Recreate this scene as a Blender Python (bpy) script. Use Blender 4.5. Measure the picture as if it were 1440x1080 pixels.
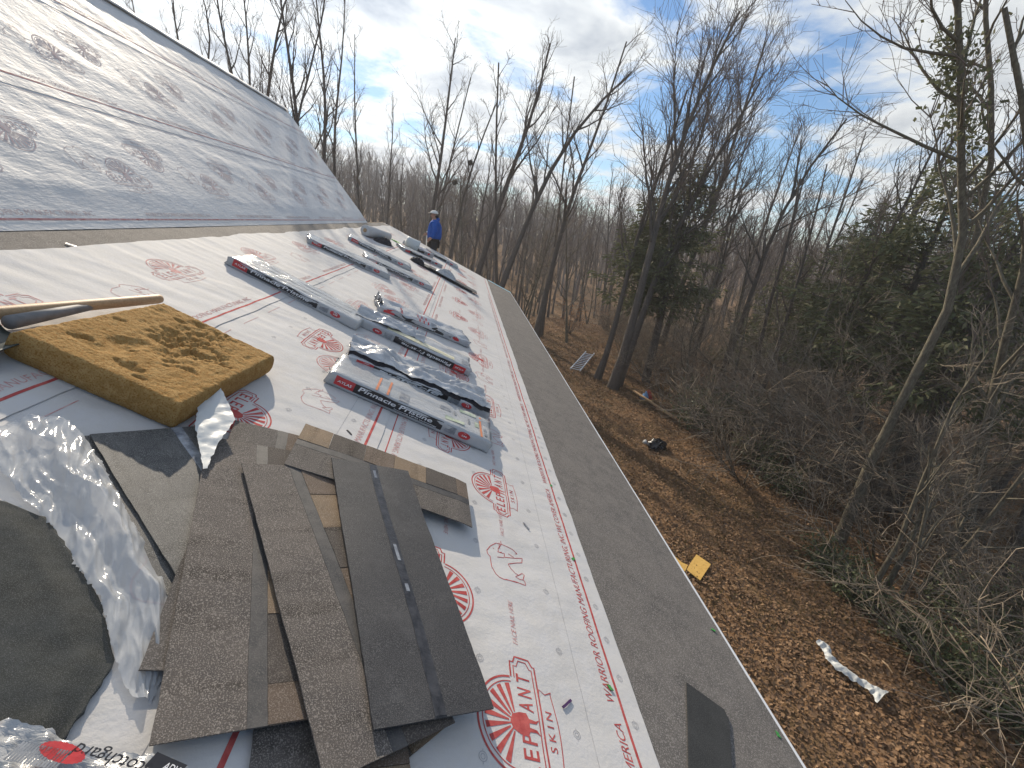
import bpy, bmesh, math, random
import numpy as np
from mathutils import Matrix, Vector
for o in list(bpy.data.objects): bpy.data.objects.remove(o)
SC = bpy.context.scene; COL = SC.collection
rad = math.radians
# ------------------------------------------------------------------ camera
FPX = 629.0; CAMZ = 5.5
_y = np.array([(655-720)/FPX, (540-310)/FPX, 1.0]); _y /= np.linalg.norm(_y)
_n = np.array([-240/FPX, -1790/FPX, 1.0]); _n -= _n.dot(_y)*_y
_z = -_n/np.linalg.norm(_n); _x = np.cross(_z, _y)
MW = np.array([_x, _y, _z])                 # rows: world axes in (right, up, forward)
cam = bpy.data.cameras.new('camera'); cam.sensor_width = 36; cam.lens = FPX/1440*36
cam.clip_end = 2000; cam.clip_start = 0.05
co = bpy.data.objects.new('camera', cam); COL.objects.link(co)
R_, U_, F_ = MW[:, 0], MW[:, 1], MW[:, 2]
co.matrix_world = Matrix(((R_[0], U_[0], -F_[0], 0), (R_[1], U_[1], -F_[1], 0), (R_[2], U_[2], -F_[2], CAMZ), (0, 0, 0, 1)))
SC.camera = co
# ------------------------------------------------------------------ sky, sun, exposure
SUN_AZ, SUN_EL = rad(-20), rad(28)          # azimuth from +y towards +x
SD = Vector((math.sin(SUN_AZ)*math.cos(SUN_EL), math.cos(SUN_AZ)*math.cos(SUN_EL), math.sin(SUN_EL)))
W = bpy.data.worlds.new('World'); SC.world = W; W.use_nodes = True
def build_world():
    nt = W.node_tree; N = nt.nodes; L = nt.links; N.clear()
    def nd(t, **k):
        n = N.new(t)
        for a, b in k.items(): setattr(n, a, b)
        return n
    def mth(op, a, b=None, c=None):
        n = nd('ShaderNodeMath', operation=op)
        for i, v in enumerate((a, b, c)):
            if v is None: continue
            if isinstance(v, (int, float)): n.inputs[i].default_value = v
            else: L.new(v, n.inputs[i])
        return n.outputs[0]
    def mixc(f, a, b):
        m = nd('ShaderNodeMix', data_type='RGBA')
        for s, v in ((0, f), (6, a), (7, b)):
            if isinstance(v, (int, float)): m.inputs[s].default_value = v
            elif isinstance(v, tuple): m.inputs[s].default_value = v
            else: L.new(v, m.inputs[s])
        return m.outputs[2]
    sky = nd('ShaderNodeTexSky', sky_type='NISHITA', sun_disc=False, sun_elevation=SUN_EL, sun_rotation=SUN_AZ % (2*math.pi), altitude=300, air_density=1.0, dust_density=0.15, ozone_density=3.0)
    tc = nd('ShaderNodeTexCoord'); sp = nd('ShaderNodeSeparateXYZ'); L.new(tc.outputs['Generated'], sp.inputs[0])
    zz = mth('ADD', mth('MAXIMUM', sp.outputs[2], 0.0), 0.16)
    cb = nd('ShaderNodeCombineXYZ'); L.new(mth('DIVIDE', sp.outputs[0], zz), cb.inputs[0]); L.new(mth('DIVIDE', sp.outputs[1], zz), cb.inputs[1])
    mp = nd('ShaderNodeMapping'); mp.inputs['Location'].default_value = (2.9, 4.3, 0.7); L.new(cb.outputs[0], mp.inputs[0])
    n1 = nd('ShaderNodeTexNoise'); n1.inputs['Scale'].default_value = 1.9; n1.inputs['Detail'].default_value = 9; n1.inputs['Roughness'].default_value = 0.56; n1.inputs['Distortion'].default_value = 0.25
    L.new(mp.outputs[0], n1.inputs['Vector'])
    n2 = nd('ShaderNodeTexNoise'); n2.inputs['Scale'].default_value = 0.8; n2.inputs['Detail'].default_value = 3
    L.new(mp.outputs[0], n2.inputs['Vector'])
    dens = mth('ADD', mth('MULTIPLY', n1.outputs[0], 0.75), mth('MULTIPLY', n2.outputs[0], 0.35))
    # sun side is more clouded, as the photograph's light implies
    dt = nd('ShaderNodeVectorMath', operation='DOT_PRODUCT'); L.new(tc.outputs['Generated'], dt.inputs[0]); dt.inputs[1].default_value = SD
    sunny = mth('MAXIMUM', dt.outputs['Value'], 0.0)
    dens = mth('ADD', dens, mth('MULTIPLY', mth('POWER', sunny, 3.0), 0.12))
    rp = nd('ShaderNodeValToRGB'); L.new(dens, rp.inputs[0])
    rp.color_ramp.elements[0].position = 0.545; rp.color_ramp.elements[1].position = 0.635
    rp.color_ramp.elements[0].color = (0.06, 0.06, 0.06, 1); rp.color_ramp.elements[1].color = (1, 1, 1, 1)
    r2 = nd('ShaderNodeValToRGB'); L.new(dens, r2.inputs[0])     # thick cloud is greyer
    r2.color_ramp.elements[0].position = 0.64; r2.color_ramp.elements[1].position = 0.80
    r2.color_ramp.elements[0].color = (0.95, 0.985, 1.0, 1); r2.color_ramp.elements[1].color = (0.42, 0.48, 0.57, 1)
    glow = mth('ADD', 7.4, mth('MULTIPLY', mth('POWER', sunny, 8.0), 5.5))
    cl = nd('ShaderNodeVectorMath', operation='SCALE'); L.new(r2.outputs[0], cl.inputs[0]); L.new(glow, cl.inputs['Scale'])
    hs = nd('ShaderNodeHueSaturation'); hs.inputs['Saturation'].default_value = 1.25; hs.inputs['Value'].default_value = 1.1; L.new(sky.outputs[0], hs.inputs['Color'])
    col = mixc(rp.outputs[0], hs.outputs[0], cl.outputs[0])
    bg = nd('ShaderNodeBackground'); bg.inputs[1].default_value = 0.1; L.new(col, bg.inputs[0])
    out = nd('ShaderNodeOutputWorld'); L.new(bg.outputs[0], out.inputs[0])
build_world()
sl = bpy.data.lights.new('sun', 'SUN'); sl.energy = 5.0; sl.angle = rad(0.6); sl.color = (1.0, 0.87, 0.69)
so = bpy.data.objects.new('sun', sl); COL.objects.link(so); so.location = (0, 0, 30)
so.rotation_euler = (-SD).to_track_quat('-Z', 'Y').to_euler()
SC.view_settings.view_transform = 'Standard'; SC.view_settings.look = 'None'
SC.view_settings.exposure = 0.27; SC.view_settings.gamma = 1.0
SC.render.resolution_x = 1024; SC.render.resolution_y = 768
# ------------------------------------------------------------------ coordinates
AL = rad(22); HH = 1.2                       # roof pitch, eye height square to the roof
DV = np.array([math.cos(AL), 0, -math.sin(AL)]); NV = np.array([math.sin(AL), 0, math.cos(AL)]); YV = np.array([0, 1.0, 0])
def ray(px, py): return MW @ np.array([(px-720)/FPX, (540-py)/FPX, 1.0])
def ro(px, py, k=0.0):                        # pixel -> (s, y) on the roof plane lifted by k
    r = ray(px, py); p = r*(-(HH-k)/NV.dot(r)); return float(p.dot(DV)), float(p[1])
def RW(s, y, k=0.0):                          # roof coordinates -> world
    p = DV*s + YV*y - NV*(HH-k); return Vector((p[0], p[1], p[2]+CAMZ))
def gp(px, py, z=0.0):                        # pixel -> ground
    r = ray(px, py); return r*((z-CAMZ)/r[2]) + np.array([0, 0, CAMZ])
def yp(px, py, y):                            # pixel -> point at forward distance y
    r = ray(px, py); return r*(y/r[1]) + np.array([0, 0, CAMZ])
RM = Matrix(((DV[0], 0, NV[0]), (DV[1], 1, NV[1]), (DV[2], 0, NV[2])))
BE = rad(50); SF = -2.0; FOOT = RW(SF, 0)      # steep roof
def SW(q, y, k=0.0):                          # steep roof coordinates -> world
    return Vector((FOOT.x - math.cos(BE)*q + math.sin(BE)*k, y, FOOT.z + math.sin(BE)*q + math.cos(BE)*k))
QR = 2.78                                     # slope length to the ridge
# ------------------------------------------------------------------ noise
_rs = np.random.RandomState(7); _P = _rs.permutation(512); _G = _rs.uniform(0, 2*np.pi, 512)
def gn(x, y, seed=0):
    x = np.asarray(x, float); y = np.asarray(y, float)
    xi = np.floor(x).astype(int); yi = np.floor(y).astype(int); xf = x-xi; yf = y-yi
    def g(i, j, dx, dy):
        a = _G[_P[(_P[(i+seed*31) % 512]+j) % 512]]; return np.cos(a)*dx+np.sin(a)*dy
    u = xf*xf*xf*(xf*(xf*6-15)+10); v = yf*yf*yf*(yf*(yf*6-15)+10)
    a = g(xi, yi, xf, yf); b = g(xi+1, yi, xf-1, yf); c = g(xi, yi+1, xf, yf-1); d = g(xi+1, yi+1, xf-1, yf-1)
    return ((a*(1-u)+b*u)*(1-v)+(c*(1-u)+d*u)*v)*1.5
def fbm(x, y, o=4, seed=0):
    t = 0; a = 1.0
    for i in range(o):
        t = t+a*gn(x, y, seed+i); x = np.asarray(x)*2.03+3.1; y = np.asarray(y)*2.03+1.7; a *= 0.5
    return t
def ridge(x, y, o=3, seed=0):
    t = 0; a = 1.0
    for i in range(o):
        t = t+a*(1-2*np.abs(gn(x, y, seed+i))); x = np.asarray(x)*2.1+5.2; y = np.asarray(y)*2.1+1.3; a *= 0.5
    return t
# ------------------------------------------------------------------ mesh helpers
def nmesh(name, verts, faces, mat=None, parent=None, smooth=False, label=None):
    me = bpy.data.meshes.new(name)
    v = np.asarray(verts, dtype=np.float32).reshape(-1, 3)
    if isinstance(faces, np.ndarray):
        nf, k = faces.shape
        me.vertices.add(len(v)); me.vertices.foreach_set('co', v.ravel())
        me.loops.add(nf*k); me.loops.foreach_set('vertex_index', faces.astype(np.int32).ravel())
        me.polygons.add(nf); me.polygons.foreach_set('loop_start', np.arange(0, nf*k, k, dtype=np.int32))
        me.polygons.foreach_set('loop_total', np.full(nf, k, dtype=np.int32)); me.update(calc_edges=True)
    else:
        me.from_pydata([tuple(map(float, p)) for p in v], [], faces); me.update()
    if smooth: me.polygons.foreach_set('use_smooth', np.ones(len(me.polygons), dtype=bool))
    return link(name, me, mat, parent, label)
def link(name, me, mat=None, parent=None, label=None):
    o = bpy.data.objects.new(name, me); COL.objects.link(o)
    if mat is not None and me is not None and not me.materials: me.materials.append(mat)
    if parent is not None: o.parent = parent
    if label: o['label'] = label
    return o
def tag(o, label, cat, group=None, kind=None):
    o['label'] = label; o['category'] = cat
    if group: o['group'] = group
    if kind: o['kind'] = kind
    return o
def struct(o): o['kind'] = 'structure'; return o
def empty(name, mw=None, label=None, cat=None, group=None):
    o = bpy.data.objects.new(name, None); COL.objects.link(o); o.empty_display_size = 0.1
    if mw is not None: o.matrix_world = mw
    if label: tag(o, label, cat, group)
    return o
def roof_empty(name, s, y, k, rot, label, cat, group=None):
    m = Matrix.Translation(RW(s, y, k)) @ RM.to_4x4() @ Matrix.Rotation(rot, 4, 'Z')
    return empty(name, m, label, cat, group)
def copy_tree(o, parent=None):
    c = o.copy(); COL.objects.link(c); c.parent = parent
    for ch in o.children: copy_tree(ch, c)
    return c
def grid(nu, nv):
    i = np.arange(nu-1)[:, None]; j = np.arange(nv-1)[None, :]
    a = (i*nv+j).ravel(); return np.stack([a, a+nv, a+nv+1, a+1], 1)
class MB:
    def __init__(s): s.v = []; s.f = []
    def add(s, v, f):
        b = len(s.v); s.v += [tuple(map(float, p)) for p in v]; s.f += [tuple(i+b for i in q) for q in f]
    def box(s, a, b):
        x0, y0, z0 = a; x1, y1, z1 = b
        s.add([(x0,y0,z0),(x1,y0,z0),(x1,y1,z0),(x0,y1,z0),(x0,y0,z1),(x1,y0,z1),(x1,y1,z1),(x0,y1,z1)],
              [(0,3,2,1),(4,5,6,7),(0,1,5,4),(1,2,6,5),(2,3,7,6),(3,0,4,7)])
    def tube(s, pts, rr, n=6, caps=True):
        pts = [Vector(p) for p in pts]; base = len(s.v); up = None
        if not hasattr(rr, '__len__'): rr = [rr]*len(pts)
        for i, p in enumerate(pts):
            t = (pts[min(i+1, len(pts)-1)]-pts[max(i-1, 0)])
            if t.length < 1e-9: t = Vector((0, 0, 1))
            t.normalize()
            if up is None: up = t.orthogonal()
            else:
                up = up-t*up.dot(t)
                if up.length < 1e-6: up = t.orthogonal()
            up.normalize(); w = t.cross(up)
            for k in range(n):
                a = 2*math.pi*k/n; q = p+(up*math.cos(a)+w*math.sin(a))*rr[i]; s.v.append((q.x, q.y, q.z))
        for i in range(len(pts)-1):
            for k in range(n):
                a = base+i*n+k; b = base+i*n+(k+1) % n; s.f.append((a, b, b+n, a+n))
        if caps:
            s.f.append(tuple(base+k for k in range(n-1, -1, -1))); e = base+(len(pts)-1)*n; s.f.append(tuple(e+k for k in range(n)))
    def build(s, name, mat, parent=None, smooth=False, label=None, bevel=0):
        o = nmesh(name, np.array(s.v), s.f, mat, parent, smooth, label)
        if bevel:
            bm = bmesh.new(); bm.from_mesh(o.data)
            bmesh.ops.bevel(bm, geom=bm.edges[:], offset=bevel, segments=2, affect='EDGES', profile=0.6); bm.to_mesh(o.data); bm.free()
        return o
def slab(u0, u1, v0, v1, z0, z1, fn, nu, nv):
    """thin gridded slab, fn(u, v, z) -> (x, y, z)"""
    mb = MB(); us = np.linspace(u0, u1, nu); vs = np.linspace(v0, v1, nv)
    for z in (z0, z1):
        for u in us:
            for v in vs: mb.v.append(tuple(map(float, fn(u, v, z))))
    n = nu*nv; q = grid(nu, nv)
    for a in q: mb.f.append(tuple(int(i) for i in a[::-1])); mb.f.append(tuple(int(i)+n for i in a))
    for i in range(nu-1):
        a, b = i*nv, (i+1)*nv; mb.f.append((a, b, b+n, a+n)); a += nv-1; b += nv-1; mb.f.append((b, a, a+n, b+n))
    for j in range(nv-1):
        a, b = j, j+1; mb.f.append((b, a, a+n, b+n)); a += (nu-1)*nv; b += (nu-1)*nv; mb.f.append((a, b, b+n, a+n))
    return mb
# ------------------------------------------------------------------ materials
def mat(name, col, rough=0.6, spec=0.5, metal=0.0, var=None, vscale=8, var2=None, bump=0, bscale=60, bdist=0.004, coord='Object', detail=6, island=None, subs=None, trans=0, alpha=1, stretch=(1, 1, 1), ramp=(0.35, 0.65), speck=None, sscale=400, transl=0, band=None):
    m = bpy.data.materials.new(name); m.use_nodes = True; nt = m.node_tree; N = nt.nodes; L = nt.links
    b = N['Principled BSDF']; b.inputs['Roughness'].default_value = rough; b.inputs['Specular IOR Level'].default_value = spec; b.inputs['Metallic'].default_value = metal
    if trans: b.inputs['Transmission Weight'].default_value = trans
    if alpha < 1: b.inputs['Alpha'].default_value = alpha
    c4 = (*col, 1); b.inputs['Base Color'].default_value = c4
    tc = N.new('ShaderNodeTexCoord'); mp = N.new('ShaderNodeMapping'); mp.inputs['Scale'].default_value = stretch
    if coord == 'World':
        g = N.new('ShaderNodeNewGeometry'); L.new(g.outputs['Position'], mp.inputs[0])
    else: L.new(tc.outputs[coord], mp.inputs[0])
    last = None
    def mixn(fac, a, bb):
        x = N.new('ShaderNodeMix'); x.data_type = 'RGBA'; L.new(fac, x.inputs[0])
        for i, v in ((6, a), (7, bb)):
            if isinstance(v, tuple): x.inputs[i].default_value = (*v[:3], 1)
            else: L.new(v, x.inputs[i])
        return x.outputs[2]
    def noise(scale, det=6, ro=0.6, raw=False):
        n = N.new('ShaderNodeTexNoise'); n.inputs['Scale'].default_value = scale; n.inputs['Detail'].default_value = det; n.inputs['Roughness'].default_value = ro
        L.new(mp.inputs[0].links[0].from_socket if raw else mp.outputs[0], n.inputs['Vector']); return n.outputs[0]
    def rmp(x, a, bb):
        r = N.new('ShaderNodeMapRange'); r.inputs[1].default_value = a; r.inputs[2].default_value = bb; L.new(x, r.inputs[0]); return r.outputs[0]
    cur = col
    if var is not None: cur = mixn(rmp(noise(vscale, detail), *ramp), cur, var)
    if band is not None:
        nb = N.new('ShaderNodeTexNoise'); nb.inputs['Scale'].default_value = 1; nb.inputs['Detail'].default_value = 2; mb2 = N.new('ShaderNodeMapping'); mb2.inputs['Scale'].default_value = (13, 1.6, 1); L.new(tc.outputs[coord], mb2.inputs[0]); L.new(mb2.outputs[0], nb.inputs['Vector'])
        cur = mixn(rmp(nb.outputs[0], 0.52, 0.66), cur, band)
    if var2 is not None: cur = mixn(rmp(noise(vscale*4.3, detail), 0.42, 0.68), cur, var2)
    if speck is not None: cur = mixn(rmp(noise(sscale, 2, 0.6, True), 0.50, 0.66), cur, speck)
    if island is not None:
        g2 = N.new('ShaderNodeNewGeometry'); cr = N.new('ShaderNodeValToRGB'); L.new(g2.outputs['Random Per Island'], cr.inputs[0])
        e = cr.color_ramp.elements
        while len(e) < len(island): e.new(0.5)
        for i, c in enumerate(island): e[i].position = i/(len(island)-1); e[i].color = (*c, 1)
        cur = cr.outputs[0]
    if not isinstance(cur, tuple): L.new(cur, b.inputs['Base Color'])
    if bump:
        bp = N.new('ShaderNodeBump'); bp.inputs['Strength'].default_value = bump; bp.inputs['Distance'].default_value = bdist
        L.new(noise(bscale, 5, 0.6, bscale > 200), bp.inputs['Height']); L.new(bp.outputs[0], b.inputs['Normal'])
    if transl:
        tr = N.new('ShaderNodeBsdfTranslucent'); mx = N.new('ShaderNodeMixShader'); mx.inputs[0].default_value = transl
        if isinstance(cur, tuple): tr.inputs[0].default_value = (*cur, 1)
        else: L.new(cur, tr.inputs[0])
        L.new(b.outputs[0], mx.inputs[1]); L.new(tr.outputs[0], mx.inputs[2]); L.new(mx.outputs[0], N['Material Output'].inputs[0])
    return m
M = {}
M['membrane'] = mat('white_underlayment', (0.55, 0.54, 0.53), 0.75, 0.1, var=(0.51, 0.50, 0.49), vscale=3, bump=0.5, bscale=70, bdist=0.003, coord='World', var2=(0.54, 0.535, 0.54))
M['membrane_up'] = mat('steep_underlayment', (0.68, 0.67, 0.66), 0.6, 0.2, var=(0.63, 0.62, 0.61), vscale=2.5, bump=0.75, bscale=34, bdist=0.006, coord='World', stretch=(1.3, 0.45, 1))
M['red'] = mat('red_ink', (0.35, 0.06, 0.06), 0.8, 0.06, var=(0.50, 0.12, 0.11), vscale=30, coord='World', bump=0.3, bscale=90, bdist=0.003)
M['thinred'] = mat('faded_red_ink', (0.44, 0.17, 0.16), 0.8, 0.06, var=(0.58, 0.42, 0.41), vscale=25, coord='World')
M['faintred'] = mat('faint_red_ink', (0.54, 0.40, 0.39), 0.8, 0.06, var=(0.62, 0.56, 0.55), vscale=25, coord='World')
M['greyink'] = mat('grey_ink', (0.22, 0.22, 0.24), 0.8, 0.06, var=(0.4, 0.4, 0.42), vscale=40, coord='World')
M['felt'] = mat('granulated_membrane', (0.125, 0.116, 0.108), 0.85, 0.2, var=(0.09, 0.085, 0.081), vscale=2.6, var2=(0.148, 0.136, 0.126), bump=0.5, bscale=350, bdist=0.002, coord='World', speck=(0.27, 0.25, 0.235), sscale=190)
M['patchdark'] = mat('dark_speckled', (0.035, 0.037, 0.038), 0.75, 0.3, var=(0.022, 0.024, 0.025), vscale=6, bump=0.4, bscale=300, bdist=0.002, coord='World', speck=(0.08, 0.08, 0.08), sscale=500)
M['sheet'] = mat('smooth_black_sheet', (0.048, 0.052, 0.049), 0.9, 0.1, var=(0.037, 0.04, 0.038), vscale=5, var2=(0.057, 0.061, 0.059), bump=0.35, bscale=300, bdist=0.002, coord='World', speck=(0.11, 0.11, 0.11), sscale=600)
def shing(nm, c, v, s): return mat(nm, c, 0.85, 0.25, var=v, vscale=7, var2=tuple(x*0.8 for x in c), bump=0.8, bscale=420, bdist=0.002, speck=s, sscale=310, coord='Object', stretch=(1, 1, 1), band=tuple(x*0.42 for x in c))
M['sh_head'] = shing('brown_granules', (0.13, 0.114, 0.103), (0.08, 0.072, 0.068), (0.28, 0.25, 0.225))
M['sh_head2'] = shing('grey_brown_granules', (0.115, 0.103, 0.094), (0.075, 0.068, 0.064), (0.235, 0.212, 0.195))
M['sh_strip'] = mat('tar_strip', (0.035, 0.036, 0.04), 0.6, 0.35, var=(0.085, 0.08, 0.078), vscale=16, bump=0.5, bscale=250, bdist=0.002, speck=(0.10, 0.096, 0.092), sscale=300)
M['tab_a'] = shing('tan_granules', (0.25, 0.18, 0.118), (0.16, 0.12, 0.085), (0.30, 0.24, 0.18))
M['tab_b'] = shing('dark_granules', (0.085, 0.072, 0.065), (0.065, 0.057, 0.052), (0.17, 0.15, 0.13))
M['tab_c'] = shing('mid_brown_granules', (0.14, 0.105, 0.08), (0.12, 0.09, 0.07), (0.24, 0.2, 0.17))
M['sh_back'] = mat('dusty_asphalt_back', (0.032, 0.032, 0.036), 0.6, 0.4, var=(0.062, 0.062, 0.066), vscale=6, var2=(0.026, 0.026, 0.03), bump=0.6, bscale=260, bdist=0.002, speck=(0.12, 0.12, 0.12), sscale=450, ramp=(0.5, 0.75))
M['sh_back2'] = mat('dusty_asphalt_side', (0.062, 0.061, 0.062), 0.65, 0.4, band=(0.035, 0.035, 0.036), var=(0.11, 0.107, 0.104), vscale=5, var2=(0.045, 0.045, 0.046), bump=0.6, bscale=260, bdist=0.002, speck=(0.2, 0.2, 0.19), sscale=400, stretch=(0.6, 2, 1))
M['tar'] = mat('shiny_tar', (0.012, 0.012, 0.015), 0.3, 0.6, var=(0.05, 0.05, 0.055), vscale=40, bump=0.5, bscale=120)
M['tapefilm'] = mat('release_tape', (0.30, 0.32, 0.35), 0.25, 0.6, var=(0.12, 0.13, 0.15), vscale=30, coord='Object')
M['foam'] = mat('ochre_foam', (0.35, 0.215, 0.08), 0.95, 0.1, var=(0.29, 0.17, 0.06), vscale=7, var2=(0.41, 0.265, 0.11), bump=0.9, bscale=90, bdist=0.006, speck=(0.25, 0.12, 0.03), sscale=160)
M['wood'] = mat('pale_wood', (0.45, 0.30, 0.17), 0.55, 0.4, var=(0.36, 0.23, 0.12), vscale=12, stretch=(0.6, 8, 8), bump=0.2, bscale=60)
M['steel'] = mat('dark_steel', (0.15, 0.155, 0.16), 0.65, 0.4, metal=0.2, var=(0.21, 0.21, 0.215), vscale=20)
M['greenblack'] = mat('dark_green_steel', (0.02, 0.03, 0.028), 0.45, 0.5, var=(0.04, 0.045, 0.04), vscale=15)
M['film'] = mat('clear_wrinkled_film', (0.52, 0.55, 0.59), 0.14, 0.8, var=(0.64, 0.66, 0.68), vscale=6, bump=0.3, bscale=30, bdist=0.006, alpha=0.6, transl=0.25)
M['wrapw'] = mat('white_wrap', (0.34, 0.35, 0.36), 0.18, 0.8, var=(0.46, 0.465, 0.47), vscale=6, bump=0.7, bscale=30, bdist=0.009, stretch=(0.5, 2.2, 1))
M['wrapg'] = mat('silver_wrap', (0.31, 0.32, 0.34), 0.22, 0.7, var=(0.50, 0.51, 0.525), vscale=9, bump=0.6, bscale=28, bdist=0.01, stretch=(0.5, 2, 1))
M['pk_black'] = mat('printed_black', (0.018, 0.018, 0.022), 0.3, 0.5, bump=0.3, bscale=40, bdist=0.004)
M['pk_red'] = mat('printed_red', (0.55, 0.035, 0.04), 0.35, 0.5, var=(0.42, 0.03, 0.035), vscale=20, bump=0.3, bscale=40, bdist=0.004)
M['pk_white'] = mat('printed_white', (0.72, 0.72, 0.73), 0.4, 0.4)
M['pk_grey'] = mat('printed_grey', (0.17, 0.18, 0.20), 0.35, 0.5, var=(0.3, 0.31, 0.33), vscale=40)
M['pk_green'] = mat('printed_pale_green', (0.30, 0.38, 0.25), 0.4, 0.4, var=(0.5, 0.52, 0.45), vscale=30)
M['pk_yellow'] = mat('printed_cream', (0.62, 0.56, 0.32), 0.35, 0.5, var=(0.7, 0.68, 0.55), vscale=30)
M['pk_orange'] = mat('printed_orange', (0.62, 0.22, 0.10), 0.4, 0.4)
M['drip'] = mat('white_drip_edge', (0.66, 0.68, 0.71), 0.35, 0.5)
M['driptail'] = mat('blue_film_edge', (0.25, 0.52, 0.62), 0.3, 0.5)
M['osb'] = mat('deck_board', (0.36, 0.26, 0.14), 0.8, 0.2, var=(0.28, 0.19, 0.1), vscale=20)
M['ply'] = mat('yellow_plywood', (0.62, 0.40, 0.12), 0.7, 0.2, var=(0.52, 0.32, 0.09), vscale=9, stretch=(1, 5, 1))
M['siding'] = mat('house_siding', (0.45, 0.43, 0.39), 0.6, 0.3, var=(0.40, 0.38, 0.35), vscale=3)
M['alu'] = mat('aluminium', (0.68, 0.70, 0.72), 0.35, 0.5, metal=0.7)
M['gravel'] = mat('leaf_litter_soil', (0.20, 0.122, 0.07), 0.95, 0.1, var=(0.13, 0.092, 0.052), vscale=0.5, var2=(0.26, 0.155, 0.085), bump=0.8, bscale=14, bdist=0.06, coord='World', detail=9)
M['leaf'] = mat('fallen_leaves', (0.2, 0.12, 0.06), 0.8, 0.2, island=[(0.14, 0.09, 0.058), (0.25, 0.155, 0.085), (0.18, 0.11, 0.068), (0.34, 0.22, 0.13), (0.21, 0.13, 0.075), (0.12, 0.078, 0.056)], transl=0.15)
M['grass'] = mat('thin_grass', (0.10, 0.095, 0.03), 0.8, 0.2, island=[(0.09, 0.09, 0.025), (0.14, 0.115, 0.04), (0.19, 0.15, 0.07), (0.07, 0.085, 0.025)], transl=0.2)
M['bark'] = mat('grey_bark', (0.15, 0.125, 0.108), 0.9, 0.15, var=(0.095, 0.08, 0.07), vscale=5, var2=(0.16, 0.145, 0.125), bump=0.8, bscale=18, bdist=0.03, stretch=(3, 3, 0.6))
M['barkpale'] = mat('pale_bark', (0.15, 0.13, 0.10), 0.9, 0.15, var=(0.09, 0.078, 0.062), vscale=4, var2=(0.20, 0.185, 0.135), bump=0.6, bscale=18, bdist=0.02, stretch=(2, 2, 0.7))
M['twig'] = mat('brown_twigs', (0.185, 0.148, 0.125), 0.9, 0.15)
M['twigpale'] = mat('pale_twigs', (0.32, 0.265, 0.20), 0.9, 0.15, var=(0.19, 0.15, 0.115), vscale=3)
M['fartwig'] = mat('distant_bare_wood', (0.15, 0.125, 0.11), 0.95, 0.1, island=[(0.16, 0.13, 0.115), (0.21, 0.178, 0.158), (0.26, 0.225, 0.20), (0.17, 0.125, 0.105)])
M['conifer'] = mat('dark_conifer_spray', (0.06, 0.075, 0.03), 0.7, 0.25, island=[(0.10, 0.115, 0.06), (0.16, 0.17, 0.085), (0.13, 0.135, 0.075), (0.20, 0.19, 0.105)], transl=0.25)
M['shrub'] = mat('evergreen_leaves', (0.08, 0.10, 0.04), 0.55, 0.35, island=[(0.075, 0.10, 0.045), (0.125, 0.15, 0.07), (0.17, 0.185, 0.10), (0.10, 0.11, 0.055)], transl=0.25)
M['beech'] = mat('dry_beech_leaves', (0.3, 0.17, 0.09), 0.8, 0.2, island=[(0.22, 0.12, 0.06), (0.32, 0.185, 0.10), (0.26, 0.14, 0.075)], transl=0.3)
M['blue'] = mat('blue_fabric', (0.03, 0.11, 0.42), 0.85, 0.2, var=(0.022, 0.085, 0.34), vscale=6, bump=0.5, bscale=20, bdist=0.02)
M['trouser'] = mat('dark_trousers', (0.055, 0.05, 0.05), 0.9, 0.2, var=(0.04, 0.036, 0.036), vscale=8)
M['skin'] = mat('skin', (0.42, 0.23, 0.16), 0.55, 0.4)
M['cap'] = mat('white_cap', (0.70, 0.68, 0.66), 0.8, 0.2)
M['dark'] = mat('dark_cloth', (0.02, 0.02, 0.025), 0.7, 0.3, var=(0.035, 0.03, 0.035), vscale=20, bump=0.5, bscale=30, bdist=0.02)
M['lime'] = mat('lime_plastic', (0.28, 0.55, 0.10), 0.4, 0.4)
M['greencap'] = mat('green_plastic', (0.05, 0.26, 0.06), 0.4, 0.4)
M['whiteplastic'] = mat('white_plastic', (0.62, 0.65, 0.66), 0.45, 0.35, bump=0.4, bscale=25, bdist=0.006, transl=0.2)
M['bag'] = mat('black_bag', (0.015, 0.015, 0.018), 0.25, 0.6, bump=0.8, bscale=12, bdist=0.05)
M['redcloth'] = mat('red_cloth', (0.42, 0.07, 0.06), 0.8, 0.2)
M['bluecloth'] = mat('light_blue_cloth', (0.2, 0.36, 0.6), 0.8, 0.2)
M['purple'] = mat('purple_plastic', (0.07, 0.03, 0.10), 0.5, 0.3)
# ------------------------------------------------------------------ text
_tc = {}
def text2d(body, bold=0.0, shear=0.0):
    key = (body, bold, shear)
    if key in _tc: return _tc[key]
    cu = bpy.data.curves.new('t', 'FONT'); cu.body = body; cu.size = 1; cu.offset = bold; cu.shear = shear; cu.resolution_u = 3; cu.align_x = 'LEFT'
    ob = bpy.data.objects.new('t', cu); COL.objects.link(ob); bpy.context.view_layer.update()
    me = ob.to_mesh(); v = np.array([p.co[:2] for p in me.vertices]); f = [tuple(p.vertices) for p in me.polygons]
    ob.to_mesh_clear(); bpy.data.objects.remove(ob); bpy.data.curves.remove(cu)
    w = v[:, 0].max(); v[:, 0] -= v[:, 0].min()
    _tc[key] = (v, f); return _tc[key]
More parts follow.
